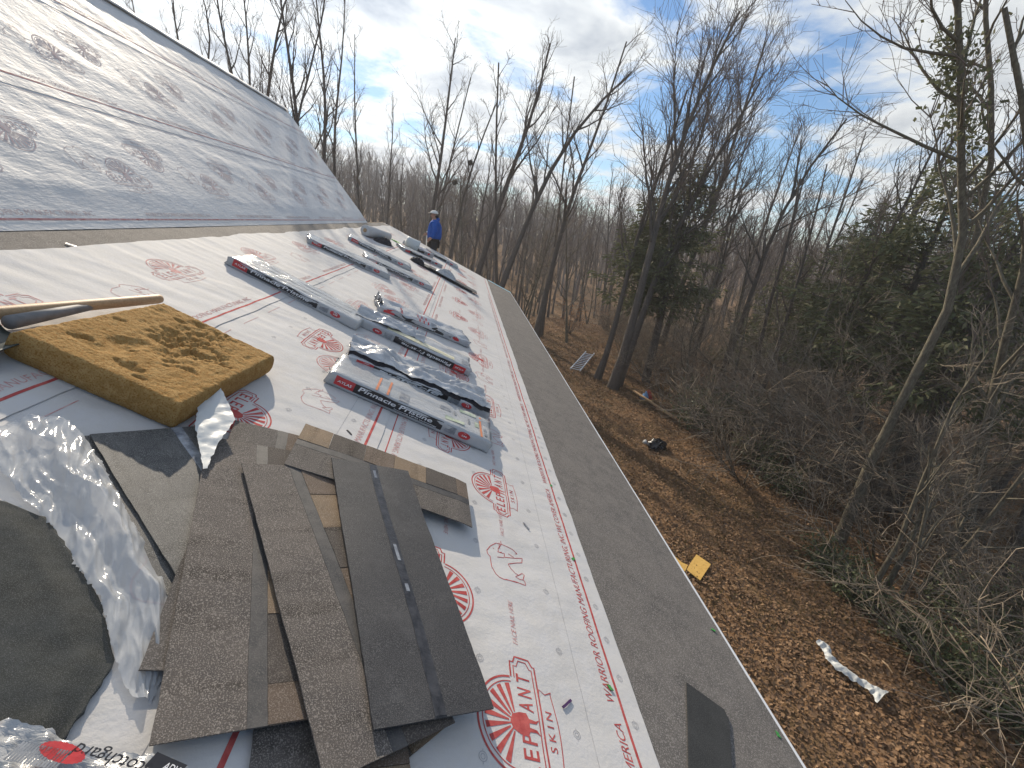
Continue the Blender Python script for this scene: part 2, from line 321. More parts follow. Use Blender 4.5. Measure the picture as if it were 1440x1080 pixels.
# ================================================================== TERRAIN
def gz(x, y):
    x = np.asarray(x, float); y = np.asarray(y, float)
    d = np.hypot(x-2, y-4)
    sm = lambda t: np.clip(t, 0, 1)**2*(3-2*np.clip(t, 0, 1))
    left = sm((4-x*0.55)/70+0.35)                       # the hill stands to the left of the valley
    z = sm((d-34)/75)*(1.0+8.5*left)-2.2*sm((d-22)/16)
    z = z+sm((d-100)/120)*4
    z = z+fbm(x*0.08, y*0.08, 3, 3)*0.35*sm((d-9)/15)
    z = z-0.5*sm((x-9)/9)*sm((25-y)/15)
    return z
def build_ground():
    def ax(a, b, c, d0):
        near = np.arange(a, b, d0); out = np.geomspace(1, 200, 46)
        return np.concatenate([(a-out)[::-1], near, b+out])
    xs = ax(-2, 22, 0, 0.5); ys = ax(-4, 34, 0, 0.5)
    X, Y = np.meshgrid(xs, ys, indexing='ij'); Z = gz(X, Y)+fbm(X*0.9, Y*0.9, 3, 5)*0.05
    o = nmesh('ground', np.stack([X, Y, Z], -1).reshape(-1, 3), grid(len(xs), len(ys)), M['gravel'], smooth=True)
    struct(o)
build_ground()
# ================================================================== HOUSE
YE, YU, Y0 = 13.9, 11.6, -4.0                 # far end of the low roof, of the steep roof, near end
SE = 2.16
def build_house():
    h = empty('house', Matrix.Translation((-4.3, 4.8, 0)), 'house with a low porch roof below a steep main roof, both being re-covered', 'house')
    inv = h.matrix_world.inverted()
    def part(name, mb, m, **k):
        mb.v = [tuple(inv @ Vector(p)) for p in mb.v]; return mb.build(name, m, h, **k)
    def rslab(s0, s1, y0, y1, k0, k1):
        mb = MB(); P = [RW(s, y, k) for k in (k0, k1) for (s, y) in ((s0, y0), (s1, y0), (s1, y1), (s0, y1))]
        mb.add(P, [(0,3,2,1),(4,5,6,7),(0,1,5,4),(1,2,6,5),(2,3,7,6),(3,0,4,7)]); return mb
    part('roof_deck', rslab(SF-0.05, SE-0.01, Y0, YE-0.02, -0.03, 0.0), M['osb'])
    A = SW(0, 0, -0.012); T = SW(QR, 0, -0.012); mir = 2*T.x
    mb = MB(); th = 0.035
    for sgn in (0, 1):
        q = [(A.x, A.z-0.02), (T.x, T.z), (T.x, T.z-th*1.4), (A.x, A.z-0.02-th*1.4)]
        if sgn: q = [(mir-a, b) for a, b in q][::-1]
        v = [(a, y, b) for y in (Y0, YU) for a, b in q]
        mb.add(v, [(3,2,1,0),(4,5,6,7)]+[(i, (i+1) % 4, (i+1) % 4+4, i+4) for i in range(4)])
    part('steep_roof_deck', mb, M['osb'])
    ez = RW(SE, 0).z; ex = RW(SE, 0).x
    mb = MB(); mb.box((ex-0.03, Y0, ez-0.20), (ex-0.005, YE-0.02, ez-0.035)); part('fascia', mb, M['drip'])
    mb = MB(); P = [RW(SE-0.05, Y0, 0.0035), RW(SE-0.05, YE, 0.0035), RW(SE+0.012, Y0, 0.0065), RW(SE+0.012, YE, 0.0065), RW(SE+0.014, Y0, -0.045), RW(SE+0.014, YE, -0.045), RW(SE+0.002, Y0, -0.045), RW(SE+0.002, YE, -0.045)]
    mb.add(P, [(0,2,3,1),(2,4,5,3),(4,6,7,5),(1,3,5,7),(0,6,4,2)]); part('drip_edge', mb, M['drip'])
    mb = MB(); P = []
    for y in (YE-0.06, YE+0.02):
        for s in (SF, 1.36): P.append(RW(s, y, 0.005))
    P += [RW(SF, YE+0.02, -0.12), RW(1.36, YE+0.02, -0.12)]
    mb.add(P, [(0,1,3,2),(2,3,5,4)]); part('rake_edge', mb, M['drip'])
    mb = MB(); mb.v = []; P = [RW(1.38, YE-0.10, 0.012), RW(SE, YE-0.10, 0.012), RW(SE, YE+0.03, 0.02), RW(1.38, YE+0.03, 0.02), RW(SE, YE+0.04, -0.09), RW(1.38, YE+0.04, -0.09)]
    mb.add(P, [(0,1,2,3),(3,2,4,5)]); part('blue_edge_film', mb, M['driptail'])
    wx = ex-0.42; lz = RW(0, 0).z
    mb = MB(); mb.box((wx-0.15, Y0+0.2, -0.2), (wx, YE-0.3, ez-0.06)); part('wall', mb, M['siding'])
    bx = mir-A.x
    mb = MB(); prof = [(wx-0.2, -0.2), (wx-0.2, ez-0.1), (A.x, A.z-0.18), (A.x, -0.2)]
    for y in (Y0+0.25, YE-0.35):
        b = len(mb.v); mb.v += [(a, y, z) for a, z in prof]+[(a, y+0.12, z) for a, z in prof]
        mb.f += [(b, b+1, b+2, b+3), (b+7, b+6, b+5, b+4)]+[(b+i, b+4+i, b+4+(i+1) % 4, b+(i+1) % 4) for i in range(4)]
        part('gable_wall', mb, M['siding']); mb = MB()
    mb = MB(); prof = [(bx+0.3, -0.2), (A.x-0.1, -0.2), (A.x-0.1, A.z-0.1), (T.x, T.z-0.14), (bx+0.3, A.z+0.1)]
    for y in (Y0+0.3, YU-0.3):
        b = len(mb.v); mb.v += [(a, y, z) for a, z in prof]+[(a, y+0.12, z) for a, z in prof]
        mb.f += [(b+4, b+3, b+2, b+1, b), (b+5, b+6, b+7, b+8, b+9)]+[(b+i, b+(i+1) % 5, b+5+(i+1) % 5, b+5+i) for i in range(5)]
        part('gable_wall', mb, M['siding']); mb = MB()
    mb = MB(); mb.box((bx+0.18, Y0+0.3, -0.2), (bx+0.3, YU-0.3, A.z)); part('wall', mb, M['siding'])
    # white rake trim of the steep roof
    mb = MB(); P = []
    for k in (0.004, -0.11):
        for q in (0.0, QR-0.05): P.append(SW(q, YU+0.03, k))
    P += [SW(0.0, YU-0.03, 0.004), SW(QR-0.05, YU-0.03, 0.004)]
    mb.add(P, [(0,1,3,2),(0,4,5,1)]); part('rake_trim', mb, M['drip'])
build_house()
# ------------------------------------------------------------------ underlayment
def H_low(s, y):
    s = np.asarray(s, float); y = np.asarray(y, float)
    a = fbm(s*2.2+y*0.6, y*3.2-s*0.5, 3, 11)*0.0030
    b = gn(s*5+y*3, y*17-s*4, 21)*0.0015*(0.5+0.9*np.clip(fbm(s*1.1, y*0.7, 2, 24)+0.35, 0, 1.2))
    c = gn(s*13, y*21, 23)*0.0007
    w = np.clip((-s-0.3)/1.0, 0, 1)                      # the upper sheets lie looser
    e = gn(s*1.3+0.3*y, y*10-1.2*s, 28)*0.0030*w
    return a+b+c+e+0.004
def H_up(q, y):
    q = np.asarray(q, float); y = np.asarray(y, float)
    u = q+0.10*y
    a = fbm(u*1.6, y*0.35, 3, 41)*0.007
    b = np.maximum(ridge(u*2.6+0.35*gn(y*0.4, q, 46), y*0.30, 2, 43)-0.55, 0)*0.009*np.clip(0.35+fbm(q*0.7, y*0.4, 2, 44), 0, 1)
    c = gn(u*9+y*2.2, y*2.6-u*3, 45)*0.0022
    e = gn(u*3.5+y*4.2, y*0.8-q*2, 47)*0.0028
    fade = np.clip(q/0.35, 0.12, 1)*np.clip((YU-y)/0.25, 0.1, 1)
    return (a+b+c+e)*fade*0.75+0.022*np.clip(q/0.3, 0.12, 1)
def yline(a, b):
    seg = []
    y = a
    while y < b:
        seg.append(y); y += 0.10 if y < 0.3 else 0.016 if y < 4 else 0.024 if y < 7 else 0.05
    return np.array(seg+[b])
SHEETS = {}
def sheet(name, s0, s1, k, a, b, label, ragged=0.0, ns=64, up=False):
    """one underlayment sheet, s0 = uphill edge, s1 = downhill edge"""
    ys = yline(a, b) if not up else np.concatenate([np.arange(a, 1, 0.12), np.arange(1, b, 0.028), [b]])
    t = np.linspace(0, 1, ns); Y = np.repeat(ys[None], ns, 0)
    jit = ragged*(fbm(ys*1.3, ys*0, 4, 61)) if ragged else 0*ys
    e1 = 0.006*fbm(ys*1.7, ys*0+4, 3, 66)
    S = s0+jit[None]*(1-t[:, None])+(s1+e1[None]-s0)*t[:, None]
    if up: K = H_up(S, Y)+k; P = np.stack([FOOT.x-math.cos(BE)*S+math.sin(BE)*K, Y, FOOT.z+math.sin(BE)*S+math.cos(BE)*K], -1)
    else: K = H_low(S, Y)+k; P = DV*S[..., None]+YV*Y[..., None]-NV*(HH-K[..., None])+np.array([0, 0, CAMZ])
    org = np.array(SW((s0+s1)/2, 4, 0) if up else RW((s0+s1)/2, 4, 0))
    v = (P-org).reshape(-1, 3); q = grid(ns, len(ys))
    o = nmesh(name, v, q if (not up) else q[:, ::-1].copy(), M['membrane_up' if up else 'membrane'], smooth=True); o.location = org
    tag(o, label, 'underlayment', 'roof underlayment sheets'); SHEETS[o.name] = (ys, jit, e1, s0, s1, K); return o
class Print:
    """flat ink laid on a sheet: 2-D shapes in (reading, upward) metres about (s, y)"""
    def __init__(s, host, up=False): s.h = host; s.up = up
    def height(s, S, Y):                     # bilinear height of the host sheet
        ys, jit, e1, s0, s1, K = SHEETS[s.h.name]; ns = K.shape[0]
        j = np.clip(np.searchsorted(ys, Y)-1, 0, len(ys)-2); fy = np.clip((Y-ys[j])/(ys[j+1]-ys[j]), 0, 1)
        ji = jit[j]+(jit[j+1]-jit[j])*fy; ei = e1[j]+(e1[j+1]-e1[j])*fy
        t = np.clip((S-s0-ji)/(s1+ei-s0-ji), 0, 1)*(ns-1); i = np.minimum(t.astype(int), ns-2); ft = t-i
        return (K[i, j]*(1-fy)+K[i, j+1]*fy)*(1-ft)+(K[i+1, j]*(1-fy)+K[i+1, j+1]*fy)*ft
    def put(s, name, v2, f, sc, yc, flip=1, m='red'):
        v2 = np.asarray(v2, float); u = v2[:, 0]*flip; w = v2[:, 1]*flip
        Y = yc+u; S = (sc+w) if s.up else (sc-w)
        K = s.height(S, Y)+(0.0012 if s.up else 0.0008)
        if s.up: P = np.stack([FOOT.x-math.cos(BE)*S+math.sin(BE)*K, Y, FOOT.z+math.sin(BE)*S+math.cos(BE)*K], -1)
        else: P = DV*S[:, None]+YV*Y[:, None]-NV*(HH-K[:, None])+np.array([0, 0, CAMZ])
        return nmesh(name, P-np.array(s.h.location), f, M[m], s.h)
def band2(pts, w, closed=False):
    """thin ribbon along a 2-D polyline"""
    p = np.array(pts, float); n = len(p); t = np.roll(p, -1, 0)-np.roll(p, 1, 0)
    if not closed: t[0] = p[1]-p[0]; t[-1] = p[-1]-p[-2]
    t /= np.linalg.norm(t, axis=1)[:, None]+1e-9; nn = np.stack([-t[:, 1], t[:, 0]], 1)*w/2
    v = np.concatenate([p+nn, p-nn]); m = n if closed else n-1
    return v, [(i, i+n, (i+1) % n+n, (i+1) % n) for i in range(m)]
def resamp(pts, d, closed=False):
    p = [np.array(a, float) for a in pts]
    if closed: p.append(p[0])
    o = []
    for a, b in zip(p[:-1], p[1:]):
        n = max(1, int(np.linalg.norm(b-a)/d)); o += [a+(b-a)*i/n for i in range(n)]
    if not closed: o.append(p[-1])
    return o
def refine(v, f, d=0.012):
    me = bpy.data.meshes.new('r'); me.from_pydata([(a, b, 0) for a, b in np.asarray(v, float)], [], [tuple(q) for q in f]); bm = bmesh.new(); bm.from_mesh(me)
    bmesh.ops.triangulate(bm, faces=bm.faces[:])
    for _ in range(4):
        E = [e for e in bm.edges if e.calc_length() > d]
        if not E: break
        bmesh.ops.subdivide_edges(bm, edges=E, cuts=1, use_grid_fill=False); bmesh.ops.triangulate(bm, faces=bm.faces[:])
    bm.verts.index_update(); V = np.array([p.co[:2] for p in bm.verts]); F = [tuple(x.index for x in q.verts) for q in bm.faces]; bm.free(); bpy.data.meshes.remove(me); return V, F
def merge2(parts):
    V = []; F = []
    for v, f in parts:
        b = len(V); V += [tuple(x) for x in v]; F += [tuple(i+b for i in q) for q in f]
    return np.array(V), F
def fit(body, h, w=None, bold=0.0, shear=0.0):
    v, f = text2d(body, bold, shear); v = v*h/0.72
    if w: v = v*np.array([w/v[:, 0].max(), 1])
    return v, f
def logo2d(Wd=0.42):
    parts = []; r = 0.335
    R1, R0 = 0.285, 0.05
    angs = np.linspace(8, 172, 19)
    for i in range(0, 18, 2):
        a0, a1 = np.radians(angs[i]), np.radians(angs[i+1]); rr = np.linspace(R0 if i % 4 else 0.07, R1, 6)
        v = [(q*math.cos(a0), 0.085+q*math.sin(a0)*0.92) for q in rr]+[(q*math.cos(a1), 0.085+q*math.sin(a1)*0.92) for q in rr]
        parts.append((v, [(j, j+1, j+7, j+6) for j in range(5)]))
    arc = [(r*math.cos(a), 0.09+r*0.93*math.sin(a)) for a in np.radians(np.linspace(4, 176, 40))]
    parts.append(band2(arc, 0.016)); arc = [(0.30*math.cos(a), 0.085+0.30*0.93*math.sin(a)) for a in np.radians(np.linspace(4, 176, 40))]
    parts.append(band2(arc, 0.008))
    for gap, w in ((0.0, 0.014), (0.03, 0.009)):
        x = 0.52-gap; t = 0.10-gap; b = -0.13+gap; c = 0.05
        pl = [(-0.34, t), (-x+c, t), (-x+c, t-0.03), (-x, t-0.05), (-x, b+0.05), (-x+c, b+0.02), (-x+c, b), (-0.24, b-0.01), (0.24, b-0.01), (x-c, b), (x-c, b+0.02), (x, b+0.05), (x, t-0.05), (x-c, t-0.03), (x-c, t), (0.34, t)]
        parts.append(band2(resamp(pl, 0.04), w))
    for x, ch in zip((-0.40, -0.29, -0.19, -0.09, 0.13, 0.235, 0.345), 'ELEPANT'):
        v, f = fit(ch, 0.125, 0.068, 0.012); parts.append((v+np.array([x-0.034, -0.068]), f))
    head = [(-0.05, 0.12), (0.0, 0.14), (0.05, 0.12), (0.075, 0.06), (0.08, 0.0), (0.045, -0.02), (0.04, -0.075), (0.055, -0.11), (0.02, -0.08), (0.015, -0.02), (-0.015, -0.02), (-0.02, -0.08), (-0.055, -0.11), (-0.04, -0.075), (-0.045, -0.02), (-0.08, 0.0), (-0.075, 0.06)]
    parts.append((head, [tuple(range(len(head)))]))
    v, f = fit('S K I N', 0.06, 0.28, 0.006); parts.append((v+np.array([-0.14, -0.235]), f))
    pl = [(-0.24, -0.14), (-0.30, -0.15), (-0.27, -0.20), (-0.30, -0.26)]+[(t, -0.255-0.025*math.cos(t*6)) for t in np.linspace(-0.28, 0.28, 14)]+[(0.30, -0.26), (0.27, -0.20), (0.30, -0.15), (0.24, -0.14)]
    parts.append(band2(pl, 0.008))
    v, f = merge2(parts); return np.array(v)*Wd, f
LOGO = refine(*logo2d())
def eleph2d():
    Z = lambda pts: [(lambda c: (c[1]-1.50, -(c[0]-0.80)))(ro(660+a/5.14, 650+b/5.14)) for a, b in pts]
    L1 = [(335,690),(300,660),(260,640),(225,625),(180,615),(140,635),(115,665),(120,690),(140,710),(145,745),(150,785),(180,840),(205,865),(235,880),(330,900),(395,925),(388,895),(375,885),(385,850),(370,835),(345,850),(320,835),(300,810),(290,800),(270,765),(330,757),(370,755),(372,722),(320,722),(240,716),(243,690),(215,684),(190,675)]
    parts = [band2(resamp(Z(L1), 0.008), 0.0036)]
    for l in ([(215,600),(218,625),(196,655),(200,680),(224,680)], [(203,612),(203,640),(210,655)], [(190,715),(240,720)], [(345,850),(320,860),(350,880),(375,885)], [(270,690),(310,715)], [(250,880),(300,895),(335,905)], [(158,648),(166,655)], [(320,690),(336,692)]):
        parts.append(band2(resamp(Z(l), 0.008), 0.0032))
    return merge2(parts)
ELEPH = eleph2d()
def ring2d(r=0.0125):
    parts = []
    for q in (r, r*0.52): parts.append(band2([(q*math.cos(a), q*math.sin(a)) for a in np.linspace(0, 2*math.pi, 20)[:-1]], 0.0016, True))
    parts.append(band2([(r*1.1, 0), (r*1.5, 0)], 0.0016)); parts.append(band2([(-r*1.5, 0), (-r*1.1, 0)], 0.0016))
    return merge2(parts)
RING = ring2d()
def line2d(y0, y1, w, dash=None):
    parts = []
    if dash is None: return band2([(t, 0) for t in yline(y0, y1)], w)
    y = y0
    while y < y1:
        parts.append(band2([(t, 0) for t in np.linspace(y, min(y+dash*0.6, y1), 6)], w)); y += dash
    return merge2(parts)
CO = 'WARRIOR ROOFING MANUFACTURING, INC.'
def build_sheets():
    # granulated strips at the eave and along the steep roof's foot
    def flat(name, s0, s1, k, a, b, m, label, wav):
        ys = np.arange(a, b+0.01, 0.06); ss = np.linspace(s0, s1, 22); S, Y = np.meshgrid(ss, ys, indexing='ij')
        K = k+wav*(fbm(S*2.2+Y*0.35, Y*1.1, 3, 71)+0.5*gn(S*3+Y*2, Y*4-S, 73)); K = np.maximum(K, k*0.7)
        P = DV*S[..., None]+YV*Y[..., None]-NV*(HH-K[..., None])+np.array([0, 0, CAMZ])-np.array(RW((s0+s1)/2, 4))
        o = nmesh(name, P.reshape(-1, 3), grid(len(ss), len(ys)), m, smooth=True); o.location = RW((s0+s1)/2, 4)
        return tag(o, label, 'roof membrane', 'granulated membrane strips')
    flat('granulated_membrane', 1.18, SE-0.012, 0.010, Y0, YE-0.03, M['felt'], 'wide dark grey granulated membrane strip running along the outer eave', 0.0022)
    flat('granulated_membrane', SF-0.02, -1.70, 0.010, Y0, YE-0.05, M['felt'], 'narrow grey granulated membrane strip along the foot of the steep roof', 0.002)
    c1 = sheet('underlayment_sheet', 0.04, 1.32, 0.013, Y0, YE-0.05, 'lowest white underlayment sheet beside the dark eave strip, printed in red')
    c2 = sheet('underlayment_sheet', -1.02, 0.105, 0.017, Y0, YE-0.05, 'middle white underlayment sheet of the low roof, under the foam pad edge')
    c3 = sheet('underlayment_sheet', -1.83, -0.955, 0.021, Y0, YE-0.05, 'highest white underlayment sheet of the low roof with a ragged top edge', ragged=0.03, ns=48)
    p1, p2, p3 = Print(c1), Print(c2), Print(c3)
    v, f = line2d(0.3, YE-0.3, 0.011); p1.put('printed_line', v, f, 1.232, 0); v, f = line2d(0.3, YE-0.3, 0.006); p1.put('printed_line', v, f, 0.150, 0)
    v, f = line2d(0.3, YE-0.3, 0.013); p2.put('printed_line', v, f, 0.045, 0); 
    for i in range(24): v, f = line2d(0.3+i*0.36, 0.3+i*0.36+0.2, 0.004); p2.put('printed_dash', v, f, -0.90, 0, m='thinred')
    v, f = line2d(0.3, YE-0.3, 0.012); p3.put('printed_line', v, f, -1.02, 0)
    v, f = line2d(0.5, 6, 0.0014); p1.put('printed_line', v, f, 1.06, 0, m='greyink'); p2.put('printed_line', v, f, -0.10, 0, m='greyink')
    tv, tf = refine(*fit(CO, 0.034, 0.92, 0.0, 0.2)); wv, wf = refine(*fit('WE COVER AMERICA', 0.034, 0.42, 0.0, 0.2))
    for i in range(7):
        y = 1.07+i*1.42
        p1.put('printed_lettering', tv, tf, 1.205, y, m='thinred' if i > 2 else 'red'); p1.put('printed_lettering', wv, wf, 1.205, y-0.49, m='thinred' if i > 2 else 'red')
        p2.put('printed_lettering', tv, tf, 0.018, y+0.55, m='thinred'); p1.put('printed_lettering', tv, tf, 0.182, y+1.85, -1, m='thinred')
        p3.put('printed_lettering', tv, tf, -1.05, y-0.05-0.1*i, m='thinred')
    nv, nf = refine(*fit('FACE NAIL HERE', 0.020, 0.20, 0.002, 0.2))
    for i in range(10):
        y = 0.905+i*1.25
        p1.put('printed_logo', *LOGO, 0.815, y, m='red' if i < 4 else 'thinred'); p1.put('printed_elephant', *ELEPH, 0.80, y+0.605, m='thinred' if i > 3 else 'red')
        p1.put('printed_lettering', nv, nf, 0.815, y+0.27, m='thinred'); p1.put('printed_lettering', nv, nf, 0.815, y+0.86, m='thinred')
        p1.put('printed_logo', *LOGO, 0.47, y+0.40, -1); p1.put('printed_lettering', nv, nf, 0.50, y+0.92, -1, m='thinred')
        y = 0.62+i*1.25
        p2.put('printed_logo', *LOGO, -0.53, y, -1, m='red' if i < 3 else 'thinred'); p2.put('printed_elephant', *ELEPH, -0.28, y+0.35, m='thinred')
        p2.put('printed_logo', *LOGO, -0.27, y+0.95, m='thinred')
        p3.put('printed_logo', *LOGO, -1.46, y+0.02, m='thinred'); p3.put('printed_elephant', *ELEPH, -1.36, y+0.62, m='thinred')
    rv, rf = RING; base = None
    for p, cols in ((p1, (0.66, 1.00, 1.27, 0.34)), (p2, (-0.06, -0.35, -0.72))):
        for s in cols:
            y = 0.5+0.13*(cols.index(s) % 2)
            while y < 4.2:
                p.put('nail_mark', rv, rf, s, y, m='greyink'); y += 0.17 if s == 1.27 else 0.29
    # ---- steep roof
    g1 = sheet('underlayment_sheet', 0.02, 1.10, 0.002, Y0, YU, 'lowest white underlayment sheet draped on the steep roof', ns=56, up=True)
    g2 = sheet('underlayment_sheet', 1.04, 2.16, 0.0045, Y0, YU-0.01, 'middle wrinkled underlayment sheet of the steep roof', ns=56, up=True)
    g3 = sheet('underlayment_sheet', 2.10, QR+0.02, 0.007, Y0, YU+0.0, 'top underlayment sheet folded over the ridge of the steep roof', ns=34, up=True)
    for g, lo, a in ((g1, 0.0, 0.3), (g2, 1.05, 0.75), (g3, 2.12, 0.2)):
        p = Print(g, True)
        v, f = line2d(0.3, YU-0.1, 0.013); p.put('printed_line', v, f, lo+0.085, 0, m='thinred'); v, f = line2d(0.3, YU-0.1, 0.005)
        if lo < 2: p.put('printed_line', v, f, lo+1.02, 0, m='faintred')
        for i in range(8):
            p.put('printed_lettering', tv, tf, lo+0.11, 1+i*1.42, m='faintred')
            y = a+1.2+i*1.25
            if lo < 2 and y < YU-0.4:
                p.put('printed_logo', *LOGO, lo+0.42, y, m='faintred'); p.put('printed_logo', *LOGO, lo+0.70, y+0.5, -1, m='faintred')
                p.put('printed_elephant', *ELEPH, lo+0.55, y+0.85, m='faintred')
    o = slab(-0.10, 0.22, Y0, YU, 0, 0.003, lambda u, v, z: ((lambda p: (p.x, p.y, p.z))(SW(QR, v, 0.05+z) + Vector((-abs(u)*0.75, 0, -max(u, 0)*0.86-max(-u, 0)*0.0)) if u >= 0 else SW(QR+u, v, 0.052+z+0.004*math.sin(v*9)))), 9, 60)
    b = o.build('ridge_underlayment', M['membrane_up'], smooth=True); tag(b, 'narrow white underlayment cap folded over the ridge line', 'underlayment', 'roof underlayment sheets')
build_sheets()
# ================================================================== THINGS ON THE ROOF
KB = 0.0215                                    # top of the underlayment
SL, SWD = 1.067, 0.356
def shingle(label, tl, udir, k, style='top', L=SL, Wd=SWD, bend=None, head='sh_head', seed=0, tilt=(0, 0)):
    """tl = (s, y) of the first corner, udir = direction of the long edge; tabs on the +v side"""
    ux, uy = udir; n = math.hypot(ux, uy); ux /= n; uy /= n; vx, vy = -uy, ux
    c = (tl[0]+ux*L/2+vx*Wd/2, tl[1]+uy*L/2+vy*Wd/2)
    e = roof_empty('shingle', c[0], c[1], k, math.atan2(uy, ux), label, 'shingle', 'loose roof shingles')
    bf = bend or (lambda u, v: 0.0)
    def fn(u, v, z):
        w = 0.004*float(gn(u*2.3+seed, v*3+seed*2, 5))+0.0015*float(gn(u*7, v*6, 6+seed))
        ed = 0.0015*float(gn(u*30, v*30+seed, 8))
        return (u, v+ed, z+bf(u, v)+w+tilt[0]*u+tilt[1]*v)
    if style == 'top':
        vs = -0.012
        slab(-L/2, L/2, -Wd/2, vs, 0, 0.004, fn, 40, 10).build('headlap', M[head], e, smooth=False)
        slab(-L/2, L/2, vs+0.0005, vs+0.042, 0, 0.0046, fn, 40, 4).build('sealant_strip', M['sh_strip'], e)
        rng = random.Random(seed+3); u = -L/2; i = seed
        while u < L/2-0.02:
            w = rng.uniform(0.11, 0.20); u1 = min(u+w, L/2)
            if L/2-u1 < 0.05: u1 = L/2
            m = ('tab_a', 'tab_b', 'tab_c')[i % 3]; up = 0.0062 if i % 2 == 0 else 0.0050
            slab(u+0.0008, u1-0.0008, vs+0.0425, Wd/2, 0, up, fn, 6, 5).build('tab', M[m], e); u = u1; i += 1
    else:
        m = 'sh_back' if style == 'back' else 'sh_back2'
        slab(-L/2, L/2, -Wd/2, Wd/2, 0, 0.005, fn, 40, 14).build('asphalt_back', M[m], e)
        if style == 'back':
            slab(-L/2+0.004, L/2-0.004, -0.012, 0.022, 0.0052, 0.0064, lambda u, v, z: (lambda p: (p[0], p[1]+0.004*math.sin(u*5), p[2]))(fn(u, v, z)), 40, 3).build('tar_line', M['tar'], e)
            for u0, u1 in ((-0.49, -0.44), (-0.06, 0.015), (0.115, 0.145)):
                slab(u0, u1, 0.002+0.004*math.sin(u0*40), 0.011, 0.0066, 0.0074, lambda u, v, z: (lambda p: (p[0], p[1]+0.004*math.sin(u*5), p[2]))(fn(u, v, z)), 4, 3).build('release_film', M['tapefilm'], e)
        else:
            slab(-L/2, L/2, 0.05, 0.085, 0.0052, 0.0058, fn, 30, 3).build('sealant_strip', M['tapefilm'], e)
    return e
def pdir(a, b, k): p = ro(*a, k); q = ro(*b, k); return p, (q[0]-p[0], q[1]-p[1])
def build_shingles():
    t, d = pdir((291, 618), (206, 1056), 0.03)
    shingle('half covered brown shingle with a pointed corner beside the clear film', (-0.475, 1.80), (0.26, -0.96), KB+0.016, head='sh_head2', seed=5, bend=lambda u, v: 0.004*max(0, u))
    shingle('grey brown shingle hidden beneath the two long brown shingles', (-0.145, 1.45), (0.29, -0.957), KB+0.010, head='sh_head2', seed=9)
    shingle('lower dark shingle of the pair lying next to the foam pad', (-0.775, 1.405), (0.77, -0.636), KB+0.001, 'side', seed=2)
    shingle('upper dusty dark shingle of the pair lying next to the foam pad', (-0.755, 1.42), (0.78, -0.626), KB+0.008, 'side', seed=4, bend=lambda u, v: 0.010*max(0, -u-0.2))
    P = ro(638, 1012, 0.03); e1 = np.array([-0.72, -0.69]); e2 = np.array([-e1[1], e1[0]])
    tl = np.array(P)-e2*SWD
    shingle('shingle poking out crosswise beneath the black backed shingle', tl, e1, KB+0.003, head='sh_back', seed=6, L=0.42)
    shingle('long brown shingle with torn nail line, beside the clear film', t, d, KB+0.026, seed=1, bend=lambda u, v: 0.006*math.sin(u*3)+0.010*max(0, u-0.3))
    t, d = pdir((337, 657), (440, 1080), 0.045)
    shingle('long brown shingle partly under the black backed shingle', t, d, KB+0.040, seed=2, bend=lambda u, v: 0.010*math.sin((u+0.3)*2.5), tilt=(0, -0.02))
    t, _ = pdir((397, 658), (655, 745), 0.045)
    shingle('short brown shingle with curled end lying across the others', (t[0]+0.0, t[1]), (0.82, 0.075), KB+0.040, L=0.83, Wd=0.335, seed=0, head='sh_head2', bend=lambda u, v: 0.006*math.cos(u*3)-0.12*max(0, u-0.36))
    t, d = pdir((462, 652), (512, 1004), 0.055)
    shingle('black backed shingle lying face down with a tar line', (t[0], t[1]), d, KB+0.066, 'back', seed=3, bend=lambda u, v: 0.004*math.sin(u*4)-0.012*max(0, u-0.1))
build_shingles()
# ---- crumpled film and sheets: a surface ruled between two pixel outlines
def ruled(name, left, right, m, label, cat, kfun, nu=70, nv=40, k=KB, group=None, seed=0, parent=None, solid=0.0):
    def rs(pts, n):
        p = np.array([ro(a, b, k) for a, b in pts]); t = np.concatenate([[0], np.cumsum(np.linalg.norm(np.diff(p, axis=0), axis=1))]); t /= t[-1]
        q = np.linspace(0, 1, n); return np.stack([np.interp(q, t, p[:, 0]), np.interp(q, t, p[:, 1])], 1)
    A, B = rs(left, nu), rs(right, nu); T = np.linspace(0, 1, nv)
    P = A[:, None]*(1-T[None, :, None])+B[:, None]*T[None, :, None]
    jit = 0.006
    P[:, 0] += jit*np.stack([gn(np.arange(nu)*0.6, np.arange(nu)*0+seed, 81), gn(np.arange(nu)*0.6, np.arange(nu)*0+seed, 82)], 1)
    P[:, -1] += jit*np.stack([gn(np.arange(nu)*0.6, np.arange(nu)*0+seed, 83), gn(np.arange(nu)*0.6, np.arange(nu)*0+seed, 84)], 1)
    U = np.repeat(np.linspace(0, 1, nu)[:, None], nv, 1); V = np.repeat(T[None], nu, 0)
    K = KB+0.003+np.maximum(kfun(P[..., 0], P[..., 1], U, V), 0)
    c = P.reshape(-1, 2).mean(0); org = np.array(RW(c[0], c[1], KB))
    X = DV*P[..., 0:1]+YV*P[..., 1:2]-NV*(HH-K[..., None])+np.array([0, 0, CAMZ])-org
    o = nmesh(name, X.reshape(-1, 3), grid(nu, nv), M[m], smooth=True); o.location = org
    if solid:
        md = o.modifiers.new('solid', 'SOLIDIFY'); md.thickness = solid; md.offset = 1
    if label: tag(o, label, cat, group)
    return o
def crump(a, sc, seed, base=0.0):
    return lambda S, Y, U, V: base+a*np.maximum(ridge(S*sc+0.4*Y*sc, Y*sc*0.6, 3, seed)*0.6-0.15, 0)+a*0.35*(fbm(S*sc*3, Y*sc*3, 3, seed+5)+0.6)
